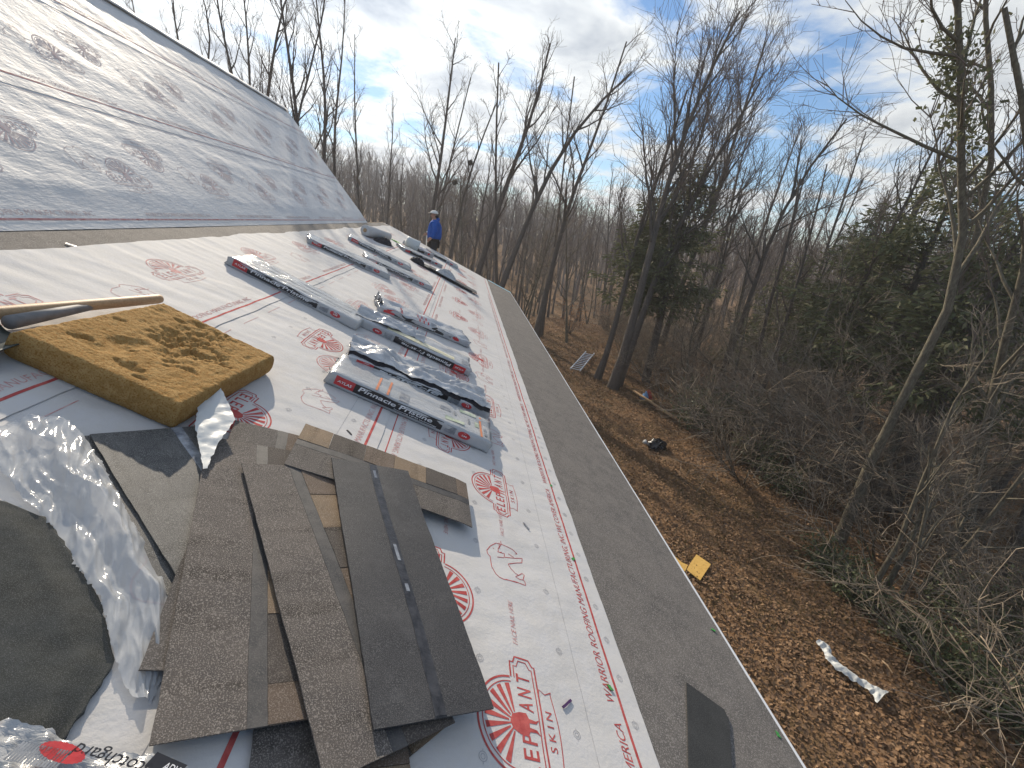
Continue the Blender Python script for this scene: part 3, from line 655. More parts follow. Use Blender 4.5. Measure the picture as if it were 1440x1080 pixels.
def build_film():
    ruled('clear_film', [(-40, 620), (0, 668), (30, 705), (75, 748), (105, 800), (140, 850), (150, 905), (172, 965), (185, 985)],
          [(40, 598), (88, 600), (122, 628), (155, 700), (200, 760), (246, 830), (240, 900), (225, 960), (212, 992)], 'film',
          'wrinkled clear plastic film lying beside the dusty dark shingles', 'plastic film', lambda S, Y, U, V: 0.004+0.026*np.clip(1-((V-0.75)/0.4)**2, 0, 1)*np.clip(U*3, 0, 1)*(1-U)*2+0.016*np.clip(ridge((S+Y*0.9)*9+0.6*gn(S*6, Y*6, 92), (Y-S)*1.5, 2, 91)*0.75-0.2, 0, 1)+0.008*np.clip(ridge((S+0.6*Y)*26, (Y-S)*4, 2, 94)-0.3, 0, 1)+0.02*np.clip(1-U*6, 0, 1)*(1+gn(S*12, Y*12, 93))-0.03*np.clip((V-0.7)/0.3, 0, 1)*np.clip((U-0.4)*4, 0, 1), 150, 90)
    ruled('plastic_scrap', [(270, 570), (272, 590), (268, 615), (275, 640), (281, 672)], [(300, 572), (312, 590), (322, 612), (300, 640), (286, 672)], 'whiteplastic',
          'small white plastic scrap standing against the foam pad corner', 'plastic scrap', lambda S, Y, U, V: 0.035+0.06*(1-U)*(0.4+0.6*V)+0.006*fbm(S*14, Y*14, 3, 95), 40, 16)
    # black sheet with its edge curling over
    ruled('black_membrane_sheet', [(-260, 640), (-260, 760), (-240, 900), (-200, 1000), (-120, 1120)], [(-10, 704), (65, 733), (97, 778), (142, 850), (160, 938), (92, 1040), (40, 1100)], 'sheet',
          'black membrane sheet with a curled edge next to the clear film', 'membrane sheet',
          lambda S, Y, U, V: 0.004+0.012*np.clip((V-0.35)/0.47, 0, 1)**1.2*(1-np.clip((V-0.80)/0.14, 0, 1))*np.clip((U-0.08)/0.3, 0.05, 1)+0.003*fbm(S*8, Y*8, 3, 97), 60, 60, solid=0.003)
    w = ruled('torn_wrapper', [(-60, 1000), (0, 1016), (60, 1030), (130, 1056), (215, 1063), (262, 1082)], [(-60, 1120), (0, 1130), (60, 1140), (130, 1150), (215, 1150), (262, 1140)], 'wrapw',
          'crumpled white printed wrapper with a red oval beside the black sheet', 'wrapper', crump(0.022, 9, 99, 0.022), 60, 30, k=KB+0.03)
    def dec(name, v, f, px, k, ang, m):
        s, y = ro(*px, k); c, q = math.cos(ang), math.sin(ang); V = np.array(v, float)
        P = [np.array(RW(s+a*c-b*q, y+a*q+b*c, k))-np.array(w.location) for a, b in V]
        return nmesh(name, P, f, M[m], w)
    ov = [(0.036*math.cos(a)*(1+0.04*(i % 2)), 0.014*math.sin(a)*(1+0.06*(i % 2))) for i, a in enumerate(np.linspace(0, 2*math.pi, 48)[:-1])]
    kk = KB+0.062
    dec('red_oval', ov, [tuple(range(47))], (88, 1058), kk, rad(-6), 'pk_red')
    v, f = fit('Scotchgard', 0.022, 0.135, 0.008, 0.25); v = -(v-np.array([0.0675, 0.010])); dec('printed_lettering', v, f, (158, 1068), kk, rad(-4), 'pk_black')
    for i in range(16): dec('barcode_bar', [(0, 0), (0.0035, 0), (0.0035, 0.03), (0, 0.03)], [(0, 1, 2, 3)], (4+i*4.6, 1068+i*0.9), kk, rad(-12), 'pk_grey')
    bk = [(-0.03, -0.012), (0.028, -0.012), (0.035, 0.012), (-0.026, 0.014)]
    dec('printed_band', bk, [(0, 1, 2, 3)], (232, 1076), kk, rad(-8), 'pk_black')
    v, f = fit('ADV', 0.013, 0.03, 0.01, 0.2); dec('printed_lettering', v-np.array([0.012, 0.008]), f, (240, 1078), kk+0.002, rad(-8), 'pk_white')
    # pointed dark patch: thin slab in a darker tone than the eave strip
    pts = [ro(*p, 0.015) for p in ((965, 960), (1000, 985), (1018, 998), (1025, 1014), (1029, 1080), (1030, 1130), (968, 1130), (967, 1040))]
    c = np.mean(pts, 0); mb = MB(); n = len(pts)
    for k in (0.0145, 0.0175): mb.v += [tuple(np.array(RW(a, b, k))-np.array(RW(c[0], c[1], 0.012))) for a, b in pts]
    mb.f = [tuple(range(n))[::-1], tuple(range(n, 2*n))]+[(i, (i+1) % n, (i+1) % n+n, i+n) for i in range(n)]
    o = mb.build('dark_patch', M['patchdark']); o.location = RW(c[0], c[1], 0.012); tag(o, 'dark pointed patch on the grey eave strip', 'membrane patch')
build_film()
# ---- foam pad and shovel
def build_foam():
    k = KB+0.115
    P = [np.array(ro(*p, k)) for p in ((15, 463), (255, 570), (388, 500))]
    ux = P[1]-P[0]; L = np.linalg.norm(ux); ux /= L; vy = np.array([-ux[1], ux[0]]); Wd = float((P[2]-P[1]).dot(vy))
    c = P[0]+ux*L/2+vy*Wd/2; T = 0.112
    nu, nv = 120, 150
    U, V = np.meshgrid(np.linspace(-1, 1, nu), np.linspace(-1, 1, nv), indexing='ij'); X = U*L/2; Y = V*Wd/2
    edge = np.minimum(L/2-np.abs(X), Wd/2-np.abs(Y))
    pit = np.clip(fbm(X*5+1, Y*5+3, 2, 101)+0.14, 0, 1)*np.clip(1.6*edge/0.09, 0, 1)
    blob = np.exp(-(((X-0.03)/0.20)**2+((Y-0.10)/0.26)**2))*0.92
    crag = np.clip(ridge(X*16, Y*16, 3, 104)-0.35, 0, 2)
    Z = T-0.026*np.clip(blob*1.25+0.35*fbm(X*6, Y*6, 3, 106)-0.42, 0, 1)*np.clip(0.35+crag, 0, 1.4)-0.03*np.clip(pit-0.45, 0, 1)
    for (a, b, r, dp) in ((-0.18, -0.22, 0.022, 0.028), (0.03, -0.27, 0.03, 0.03), (-0.05, -0.16, 0.018, 0.02), (-0.22, 0.02, 0.016, 0.02), (0.20, 0.05, 0.02, 0.03), (0.1, -0.31, 0.014, 0.03), (-0.13, 0.25, 0.02, 0.02), (0.16, -0.12, 0.015, 0.02), (-0.02, 0.02, 0.02, 0.02)):
        Xw = X+0.016*fbm(X*22, Y*22, 3, 115); Yw = Y+0.016*fbm(X*22+5, Y*22, 3, 116)
        Z -= 0.5*dp*np.exp(-(((Xw-a)/(r*1.5))**2+((Yw-b)/(r*0.8))**2)**2)
    Z -= 0.004*np.abs(fbm(X*22, Y*22, 3, 108))
    Z -= 0.02*np.clip(1-edge/0.018, 0, 1)**2*(0.6+0.8*np.abs(gn(X*25, Y*25, 109)))
    ex = 1+0.010*gn(Y*12, X*0, 111); top = np.stack([X*ex, Y*(1+0.008*gn(X*12, Y*0, 112)), Z], -1)
    vs = [top.reshape(-1, 3)]; fs = [grid(nu, nv)]
    ring = [(i, 0) for i in range(nu)]+[(nu-1, j) for j in range(1, nv)]+[(i, nv-1) for i in range(nu-2, -1, -1)]+[(0, j) for j in range(nv-2, 0, -1)]
    r0 = np.array([i*nv+j for i, j in ring]); n = len(r0); prev = r0; base = nu*nv; TP = top.reshape(-1, 3)
    for q in (0.72, 0.45, 0.2, 0.0):
        p = TP[r0].copy(); p[:, 2] *= q; bul = 1+0.018*(1-abs(2*q-1))+0.006*gn(np.arange(n)*0.31, np.full(n, q*9), 113)-(0.03 if q == 0 else 0); p[:, :2] *= bul[:, None]
        ids = np.arange(base, base+n); vs.append(p); base += n
        fs.append(np.stack([prev, ids, np.roll(ids, -1), np.roll(prev, -1)], 1)); prev = ids
    e = roof_empty('foam_pad', c[0], c[1], KB+0.002, math.atan2(ux[1], ux[0]), 'thick ochre foam pad with a chewed up top', 'foam pad')
    nmesh('foam_block', np.concatenate(vs), np.concatenate(fs)[:, ::-1].copy(), M['foam'], e, smooth=True)
    # shovel
    k = 0.075; a = np.array(RW(*ro(0, 440, k), k)); b = np.array(RW(*ro(226, 420, k), k)); dr = (b-a)/np.linalg.norm(b-a)
    sh = empty('shovel', Matrix.Translation(Vector(a)), 'wooden handled shovel with grey steel socket behind the foam pad', 'shovel')
    mb = MB(); L = float(np.linalg.norm(b-a)); t = [-0.9, 0, L*0.5, L-0.02, L-0.004, L]; mb.tube([Vector(dr*q) for q in t], [0.025, 0.025, 0.025, 0.024, 0.021, 0.013], 14); mb.build('handle', M['wood'], sh, smooth=True)
    off = np.array(RW(*ro(20, 452, 0.085), 0.085))-a; o2 = np.array(RW(*ro(140, 428, 0.07), 0.07))-a
    dd = (o2-off); mb = MB(); mb.tube([Vector(off-dd*0.05), Vector(off+dd*0.5), Vector(off+dd*0.96), Vector(o2)], [0.026, 0.021, 0.017, 0.012], 12); mb.build('socket', M['steel'], sh, smooth=True)
    g0 = np.array(RW(*ro(8, 474, 0.05), 0.05))-a
    fw = -dd/np.linalg.norm(dd); sd = DV*0.9+NV*0.1; nn = np.cross(fw, sd); nn /= np.linalg.norm(nn)
    if nn[2] < 0: nn = -nn
    mb = MB(); rows = []
    for i in range(14):
        t = i/13; wd = 0.115*min(1, 0.45+t*4)*(1-0.75*max(0, t-0.75)**1.2*2); row = []
        for j in range(9):
            q = j/4-1; row.append(Vector(g0+fw*(t*0.30-0.02)+sd*q*wd+nn*(0.035*q*q+0.012-0.03*t)))
        rows.append(row)
    for r in rows: mb.v += [tuple(p) for p in r]
    mb.f = [tuple(int(i) for i in q) for q in grid(14, 9)]
    bl = mb.build('blade', M['greenblack'], sh, smooth=True); md = bl.modifiers.new('s', 'SOLIDIFY'); md.thickness = 0.004
build_foam()
# ---- wrapped shingle bundles
def bundle(label, pa, pb, side='normal', T=0.085, Wd=0.36, L=1.07, lift=0.0, messy=1.0, body='wrapw', top='stripes', seed=0, lettered=True, cat='shingle bundle', k=0.03, text='Pinnacle Pristine'):
    a = np.array(ro(*pa, k)); b = np.array(ro(*pb, k)); u = (b-a)/np.linalg.norm(b-a); v = np.array([-u[1], u[0]]); c = (a+b)/2+v*Wd/2
    if L is None: L = float(np.linalg.norm(b-a))
    e = roof_empty('shingle_bundle', c[0], c[1], KB+0.002+lift, math.atan2(u[1], u[0]), label, cat, 'shingle bundles on the low roof')
    T *= 0.84
    def fn(x, y, z):                         # x, y in -1..1, z in 0..1
        X = x*L/2; Y = y*Wd/2; ends = max(0, abs(x)-0.93)/0.07
        zz = z*T*(1-0.18*ends*ends*(0.5+0.5*float(gn(seed*3.1+x*2, y*2, 121))))
        zz += messy*z*(0.006*float(fbm(X*6+seed, Y*14, 2, 122))+0.006*max(0, float(gn(X*3+seed, Y*6, 123))))
        X += 0.012*messy*ends*float(gn(y*3+seed, z*3, 124)); Y += (-1 if y < 0 else 1)*(0.004*messy*float(gn(X*9+seed, z*4, 125)) - 0.004*(1 if z > 0.85 else 0))*abs(y)
        return (X, Y, zz)
    nx, ny, nz = 44, 12, 5; mb = MB(); xs = np.linspace(-1, 1, nx); ys = np.linspace(-1, 1, ny); zs = np.array([0, 0.15, 0.5, 0.85, 1.0])
    def face(pf, n1, n2, flip):
        b0 = len(mb.v); mb.v += [fn(*pf(i, j)) for i in range(n1) for j in range(n2)]
        for q in grid(n1, n2): q = [int(x)+b0 for x in q]; mb.f.append(tuple(q[::-1] if flip else q))
    face(lambda i, j: (xs[i], ys[j], 1.0), nx, ny, False); face(lambda i, j: (xs[i], ys[j], 0.0), nx, ny, True)
    face(lambda i, j: (xs[i], -1, zs[j]), nx, nz, False); face(lambda i, j: (xs[i], 1, zs[j]), nx, nz, True)
    face(lambda i, j: (-1, ys[i], zs[j]), ny, nz, True); face(lambda i, j: (1, ys[i], zs[j]), ny, nz, False)
    ob = mb.build('wrapping', M[body], e, smooth=True)
    bm = bmesh.new(); bm.from_mesh(ob.data); bmesh.ops.remove_doubles(bm, verts=bm.verts[:], dist=1e-5); bmesh.ops.recalc_face_normals(bm, faces=bm.faces[:]); bm.to_mesh(ob.data); bm.free()
    sg = -1 if side == 'flip' else 1
    def onside(name, v2, f, x0, m, off=0.003, parent=None):     # v2: metres along, 0..1 upward share
        P = []
        for p in v2:
            X, zz = (p[0]+x0)*sg, p[1] if sg > 0 else 1-p[1]; q = fn(X/(L/2), -1, zz); P.append((q[0], q[1]-off, q[2]))
        return nmesh(name, P, f if sg > 0 else f, M[m], parent or e)
    def rect(x0, x1, z0, z1, n=14):
        v = [(x, z) for z in (z0, (z0+z1)/2, z1) for x in np.linspace(x0, x1, n)]; f = [tuple(int(i) for i in q) for q in grid(3, n)[:, ::-1]]; return v, f
    def ontop(name, v2, f, m, off=0.003):
        P = []
        for p in v2: q = fn(p[0]/(L/2), p[1]/(Wd/2), 1.0); P.append((q[0], q[1], q[2]+off))
        return nmesh(name, P, f, M[m], e)
    def trect(x0, x1, y0, y1):
        v = [(x, y) for x in np.linspace(x0, x1, 5) for y in np.linspace(y0, y1, 6)]; return v, [tuple(int(i) for i in q) for q in grid(5, 6)]
    h = L/2
    v, f = rect(-h+0.05, -h+0.165, 0.24, 0.96); onside('red_end_label', v, f, 0, 'pk_red')
    v, f = rect(-h+0.165, h-0.34, 0.22, 0.96, 24); onside('black_band', v, f, 0, 'pk_black')
    if lettered:
        tv, tf = fit(text, 0.30, (L-0.60)*1.0, 0.02, 0.15); tv = tv*np.array([1, 1.25])+np.array([0, 0.50]); onside('printed_lettering', tv, tf, -h+0.19, 'pk_white', 0.0045)
        tv, tf = fit('featuring HP42 technology', 0.09, 0.28, 0.01, 0.0); tv = tv*np.array([1, 1.2])+np.array([0, 0.29]); onside('printed_lettering', tv, tf, -h+0.42, 'pk_white', 0.0045)
        tv, tf = fit('ATLAS', 0.20, 0.085, 0.02, 0.1); tv = tv+np.array([0, 0.5]); onside('printed_lettering', tv, tf, -h+0.065, 'pk_white', 0.0045)
    v, f = rect(h-0.32, h-0.25, 0.30, 0.92, 6); onside('printed_picture', v, f, 0, 'pk_grey')
    el = [(0.042*math.cos(t), 0.62+0.30*math.sin(t)) for t in np.linspace(0, 2*math.pi, 25)[:-1]]; onside('red_oval', el, [tuple(range(24))], h-0.19, 'pk_red')
    if lettered:
        tv, tf = fit('3M', 0.16, 0.035, 0.01, 0.0); tv = tv+np.array([-0.017, 0.52]); onside('printed_lettering', tv, tf, h-0.19, 'pk_white', 0.0045)
    if top == 'stripes':
        for x in (-0.26, -0.19): ontop('printed_stripe', *trect(x, x+0.014, -0.16, 0.05), 'pk_orange')
        ontop('printed_block', *trect(-0.11, -0.05, -0.16, -0.02), 'pk_grey')
        for i, (x, y, w, d, m) in enumerate(((0.16, 0.0, 0.07, 0.05, 'pk_grey'), (0.26, -0.01, 0.015, 0.07, 'pk_grey'), (0.36, -0.06, 0.014, 0.09, 'pk_grey'), (0.41, -0.05, 0.03, 0.07, 'pk_green'), (0.20, -0.12, 0.13, 0.05, 'pk_green'), (0.30, 0.08, 0.12, 0.05, 'pk_green'), (0.475, -0.13, 0.02, 0.10, 'pk_grey'))): ontop('printed_block', *trect(x, x+w, y, y+d), m)
        ontop('printed_stripe', *trect(0.445, 0.46, -0.17, 0.12), 'pk_orange')
    elif top == 'cream':
        ontop('printed_block', *trect(-0.28, 0.36, -0.15, -0.06), 'pk_yellow'); ontop('printed_block', *trect(0.44, 0.50, -0.14, 0.0), 'pk_grey')
    elif top == 'lines':
        for y in (-0.10, -0.02, 0.07): ontop('printed_stripe', *trect(-0.40, 0.42, y, y+0.012), 'pk_grey')
    elif top == 'red':
        for x in (-0.30, -0.10, -0.05, 0.0): ontop('printed_stripe', *trect(x, x+0.014, -0.16, 0.02), 'pk_red')
        ontop('printed_block', *trect(0.04, 0.10, -0.17, -0.04), 'pk_grey')
    # crumpled fold of film at the uphill end
    n = 22; S, Tt = np.meshgrid(np.linspace(0, 1, n), np.linspace(-1, 1, n), indexing='ij')
    X = -h+0.03-S*0.055*(0.7+0.5*gn(Tt*3+seed, S*2, 131)); Y = Tt*Wd/2*(1-0.25*S); Z = T*(0.85-0.55*S)+0.02*messy*ridge(S*3+seed, Tt*5, 2, 133)*(0.3+S)
    nmesh('wrap_fold', np.stack([X, Y, np.maximum(Z, 0.002)], -1).reshape(-1, 3), grid(n, n)[:, ::-1].copy(), M['wrapg'], e, smooth=True)
    return e, fn, L, Wd, T
def torn_film(e, L, Wd, z, amp, seed, x0=-1, x1=1, dark=True, m='wrapg', y0=-0.5, y1=1):
    """ragged sheet of torn wrapping heaped on a bundle"""
    nx, ny = 80, 26; X, Y = np.meshgrid(np.linspace(x0, x1, nx)*L/2, np.linspace(0, 1, ny), indexing='ij')
    lo = y0*Wd/2+0.05*fbm(X*5+seed, X*0, 4, 141)+0.03*np.sin(X*6+seed); Yw = lo+(y1*Wd/2-lo)*Y
    Z = z+amp*np.maximum(ridge(X*3+seed, Yw*6, 3, 143)*0.6, -0.1)*np.sin(np.pi*np.clip(Y*0.9+0.06, 0, 1))**0.6+0.03*amp*fbm(X*20, Yw*20, 2, 144)
    nmesh('torn_wrapping', np.stack([X, Yw, Z], -1).reshape(-1, 3), grid(nx, ny), M[m], e, smooth=True)
    if dark:
        P = np.stack([X[:, :3], Yw[:, :3]-0.012*np.array([1.0, 0.5, 0])[None], Z[:, :3]-np.array([0.030, 0.012, 0.004])[None]], -1)
        nmesh('torn_edge', P.reshape(-1, 3), grid(nx, 3), M['dark'], e, smooth=True)
def build_bundles():
    bundle('wrapped shingle bundle printed along its side, next to the torn open one', (456, 536), (686, 636), top='stripes', seed=1, T=0.09)
    e, fn, L, Wd, T = bundle('torn open shingle bundle with ragged silver wrapping lying against the printed one', (486, 513), (684, 590), top=None, seed=2, T=0.075, lettered=True, body='wrapg', text='Pinnacle', L=1.05, lift=0.03, k=0.05)
    torn_film(e, L, Wd, T+0.012, 0.06, 3, -1.02, 0.98, y0=-0.85)
    bundle('long wrapped shingle bundle with folded film lines on top, upslope of its neighbour', (320, 372), (497, 462), top='lines', seed=4, T=0.085, body='wrapw')
    e, fn, L, Wd, T = bundle('wrapped shingle bundle turned round, its cream printed top beside loose film', (500, 455), (658, 528), side='flip', top='cream', seed=5, T=0.085, body='wrapg')
    torn_film(e, L, Wd*1.0, T+0.006, 0.055, 8, -1.05, 0.1, dark=False, y0=-0.6)
    e, fn, L, Wd, T = bundle('puffed up silver bag of shingles with red print', (534, 437), (658, 488), top='red', seed=6, T=0.075, body='wrapg', messy=3.2, lettered=False)
    bundle('shingle bundle alone upslope near the steep roof foot', (434, 342), (545, 392), top='lines', seed=7, T=0.08, body='wrapw')
    bundle('shingle bundle nearest the steep roof in the far pair', (493, 339), (573, 379), top='lines', seed=8, T=0.08, body='wrapw')
    bundle('shingle bundle farther downslope in the far pair', (513, 366), (607, 409), top='lines', seed=9, T=0.08, body='wrapw')
    bundle('shingle bundle lying behind the torn black one', (566, 352), (622, 377), top='lines', seed=10, T=0.08, body='wrapw', lettered=False)
    bundle('plain grey shingle bundle stacked near the ladder', (582, 352), (606, 362), top=None, seed=11, T=0.11, body='wrapg', lettered=False, L=0.75)
    bundle('end bundle beside the ladder at the far roof edge', (606, 358), (634, 373), top='lines', seed=12, T=0.08, body='wrapw', lettered=False, L=0.95)
    a = np.array(ro(578, 366, 0.03)); b = np.array(ro(673, 417, 0.03)); u = (b-a); L = np.linalg.norm(u); u /= L; c = (a+b)/2+np.array([-u[1], u[0]])*0.16
    e = roof_empty('opened_shingle_pack', c[0], c[1], KB+0.001, math.atan2(u[1], u[0]), 'opened pack of black shingles with crumpled white film on it', 'shingle pack')
    for i in range(4):
        slab(-0.54, 0.54, -0.16, 0.16, 0.014*i, 0.014*i+0.010, lambda x, y, z, i=i: (x+0.10*(i-1.5), y+0.03*math.sin(i*2.1)+0.12*x*(i-1.5)*0.3, z+0.008*math.sin(x*3+i)), 14, 4).build('loose_shingle', M['sh_back'], e)
    n = 34
    for (x0, w, d, sd) in ((-0.02, 0.22, 0.15, 1), (-0.62, 0.16, 0.12, 2)):
        X, Y = np.meshgrid(np.linspace(-1, 1, n), np.linspace(-1, 1, n), indexing='ij'); r = np.clip(1-np.hypot(X, Y), 0, 1)
        nmesh('film_wad' if sd == 1 else 'dark_wad', np.stack([x0+X*w, -0.05+Y*d, 0.055*(sd == 1)+r**0.5*0.09*(0.8+0.5*ridge(X*2.5+sd, Y*2.5, 3, 150+sd))], -1).reshape(-1, 3), grid(n, n), M['wrapw' if sd == 1 else 'dark'], e, smooth=True)
build_bundles()
def build_roof_bits():
    # roll of underlayment with a dark jacket
    s, y = ro(527, 336, 0.02)
    e = roof_empty('underlayment_roll', s-0.02, y+0.1, KB, rad(72), 'grey roll of underlayment at the far end of the steep roof foot', 'roll')
    mb = MB(); L = 0.95
    mb.tube([(-L/2, 0, 0.10), (-L/2+0.01, 0, 0.10), (L/2-0.01, 0, 0.10), (L/2, 0, 0.10)], [0.092, 0.10, 0.10, 0.092], 22); mb.build('roll_body', M['membrane'], e, smooth=True)
    mb = MB(); mb.tube([(-L/2-0.004, 0, 0.10), (L/2+0.004, 0, 0.10)], 0.038, 14); mb.build('cardboard_core', M['wood'], e, smooth=True)
    n = 26; X, Y = np.meshgrid(np.linspace(-1, 1, n), np.linspace(-1, 1, n), indexing='ij')
    o = nmesh('dark_jacket', np.stack([X*0.36, -0.20+Y*0.13, 0.085*np.clip(1-np.hypot(X, Y)**2, 0, 1)*(0.8+0.5*ridge(X*2, Y*2, 3, 161))+0.002], -1).reshape(-1, 3), grid(n, n), M['dark'], smooth=True)
    o.matrix_world = e.matrix_world.copy(); tag(o, 'dark crumpled jacket in front of the grey roll', 'jacket')
    s, y = ro(552, 338, 0.02); e = roof_empty('green_strap', s, y, KB, rad(-30), 'lime green strap beside the white tub', 'strap')
    slab(-0.24, 0.24, -0.03, 0.03, 0.0, 0.02, lambda u, v, z: (u, v+0.03*math.sin(u*9), z+0.01*math.sin(u*14)), 16, 3).build('strap_band', M['lime'], e)
    mb = MB(); mb.box((0.22, -0.035, 0.0), (0.28, 0.035, 0.03)); mb.build('buckle', M['steel'], e, bevel=0.004)
    s, y = ro(569, 346, 0.02); e = roof_empty('white_tub', s, y, KB, rad(15), 'white plastic tub tipped on its side past the bundles', 'tub')
    m3 = Matrix.Rotation(rad(72), 4, 'Y')
    mb = MB(); mb.tube([(-0.02, 0, 0.13), (0.0, 0, 0.13), (0.24, 0, 0.13), (0.26, 0, 0.13), (0.262, 0, 0.13)], [0.09, 0.105, 0.125, 0.132, 0.12], 20); mb.build('tub_body', M['whiteplastic'], e, smooth=True)
    mb = MB(); mb.tube([(0.262, 0, 0.13), (0.275, 0, 0.13)], [0.136, 0.136], 20); mb.build('lid', M['whiteplastic'], e)
    mb = MB(); mb.tube([(0.22, 0.125*math.cos(a), 0.13+0.125*math.sin(a)) if 0 else (0.22+0.09*math.sin(a), 0.132*math.cos(a), 0.13) for a in np.linspace(0, math.pi, 12)], 0.004, 6); mb.build('wire_handle', M['steel'], e)
    # small litter
    for i, (px, m, lb) in enumerate((((858, 967), 'greencap', 'green plastic scrap on the red line near the maker name'), ((806, 786), 'greencap', 'small green scrap on the red line above the printed elephant'), ((1003, 886), 'greencap', 'pale green scrap near the middle of the eave strip'), ((1094, 1033), 'greencap', 'pale green scrap by the drip edge next to the dark patch'), ((775, 683), 'greencap', 'green speck at the edge of the lowest underlayment sheet'))):
        k = 0.0185 if i in (0, 1, 4) else 0.0125; s, y = ro(*px, k); rg = random.Random(i)
        e = slab(-0.011, 0.011, -0.007, 0.007, 0, 0.002, lambda u, v, z: (u+0.3*v, v*(1+20*u*u*40), z+0.0012*math.sin(u*160)), 8, 5).build('plastic_scrap', M[m]); e.matrix_world = Matrix.Translation(RW(s, y, k)) @ RM.to_4x4() @ Matrix.Rotation(rg.uniform(0, 6), 4, 'Z'); tag(e, lb, 'plastic scrap', 'green plastic scraps')
    for i, (pa, pb, m, lb) in enumerate((((791, 995), (803, 985), 'purple', 'short dark purple strip next to the printed ring marks'), ((736, 735), (744, 745), 'greyink', 'small grey twig scrap past the printed elephant'), ((488, 605), (494, 612), 'dark', 'tiny dark scrap near the short brown shingle'))):
        k = 0.019; A = np.array(ro(*pa, k)); B = np.array(ro(*pb, k)); d = B-A; L = np.linalg.norm(d); c = (A+B)/2
        e = slab(-L/2, L/2, -0.004, 0.004, 0, 0.003, lambda u, v, z: (u, v+0.0006*math.sin(u*90), z+0.0015*(1-(2*u/L)**2)), 8, 3).build('scrap_strip', M[m]); e.matrix_world = Matrix.Translation(RW(c[0], c[1], k)) @ RM.to_4x4() @ Matrix.Rotation(math.atan2(d[1], d[0]), 4, 'Z'); tag(e, lb, 'scrap')
    for i, (px, lb) in enumerate((((100, 345), 'white paper fleck on the narrow grey strip, the longer one'), ((212, 341), 'white paper fleck on the narrow grey strip, the shorter one'))):
        s, y = ro(*px, 0.016); e = slab(-0.02, 0.02, -0.012, 0.012, 0, 0.002, lambda u, v, z: (u*(1.3-0.6*i), v*(1-20*abs(u)), z+0.003*math.sin(u*90)), 6, 4).build('paper_fleck', M['pk_white']); e.matrix_world = Matrix.Translation(RW(s, y, 0.018)) @ RM.to_4x4(); tag(e, lb, 'paper fleck')
build_roof_bits()
# ---- person and ladder
def evmesh(o):
    dg = bpy.context.evaluated_depsgraph_get(); me = bpy.data.meshes.new_from_object(o.evaluated_get(dg)); return me
def skin(name, pts, edges, radii, m, parent, root=0, sub=2):
    me = bpy.data.meshes.new(name); me.from_pydata([tuple(p) for p in pts], edges, []); o = bpy.data.objects.new(name, me); COL.objects.link(o)
    o.modifiers.new('sk', 'SKIN'); sv = me.skin_vertices[0].data
    for i, r in enumerate(radii): sv[i].radius = r if hasattr(r, '__len__') else (r, r)
    sv[root].use_root = True
    md = o.modifiers.new('ss', 'SUBSURF'); md.levels = sub; md.render_levels = sub
    bpy.context.view_layer.update(); m2 = evmesh(o); bpy.data.objects.remove(o)
    m2.materials.clear(); m2.materials.append(m); m2.polygons.foreach_set('use_smooth', np.ones(len(m2.polygons), dtype=bool)); m2.name = name
    q = bpy.data.objects.new(name, m2); COL.objects.link(q); q.parent = parent; return q
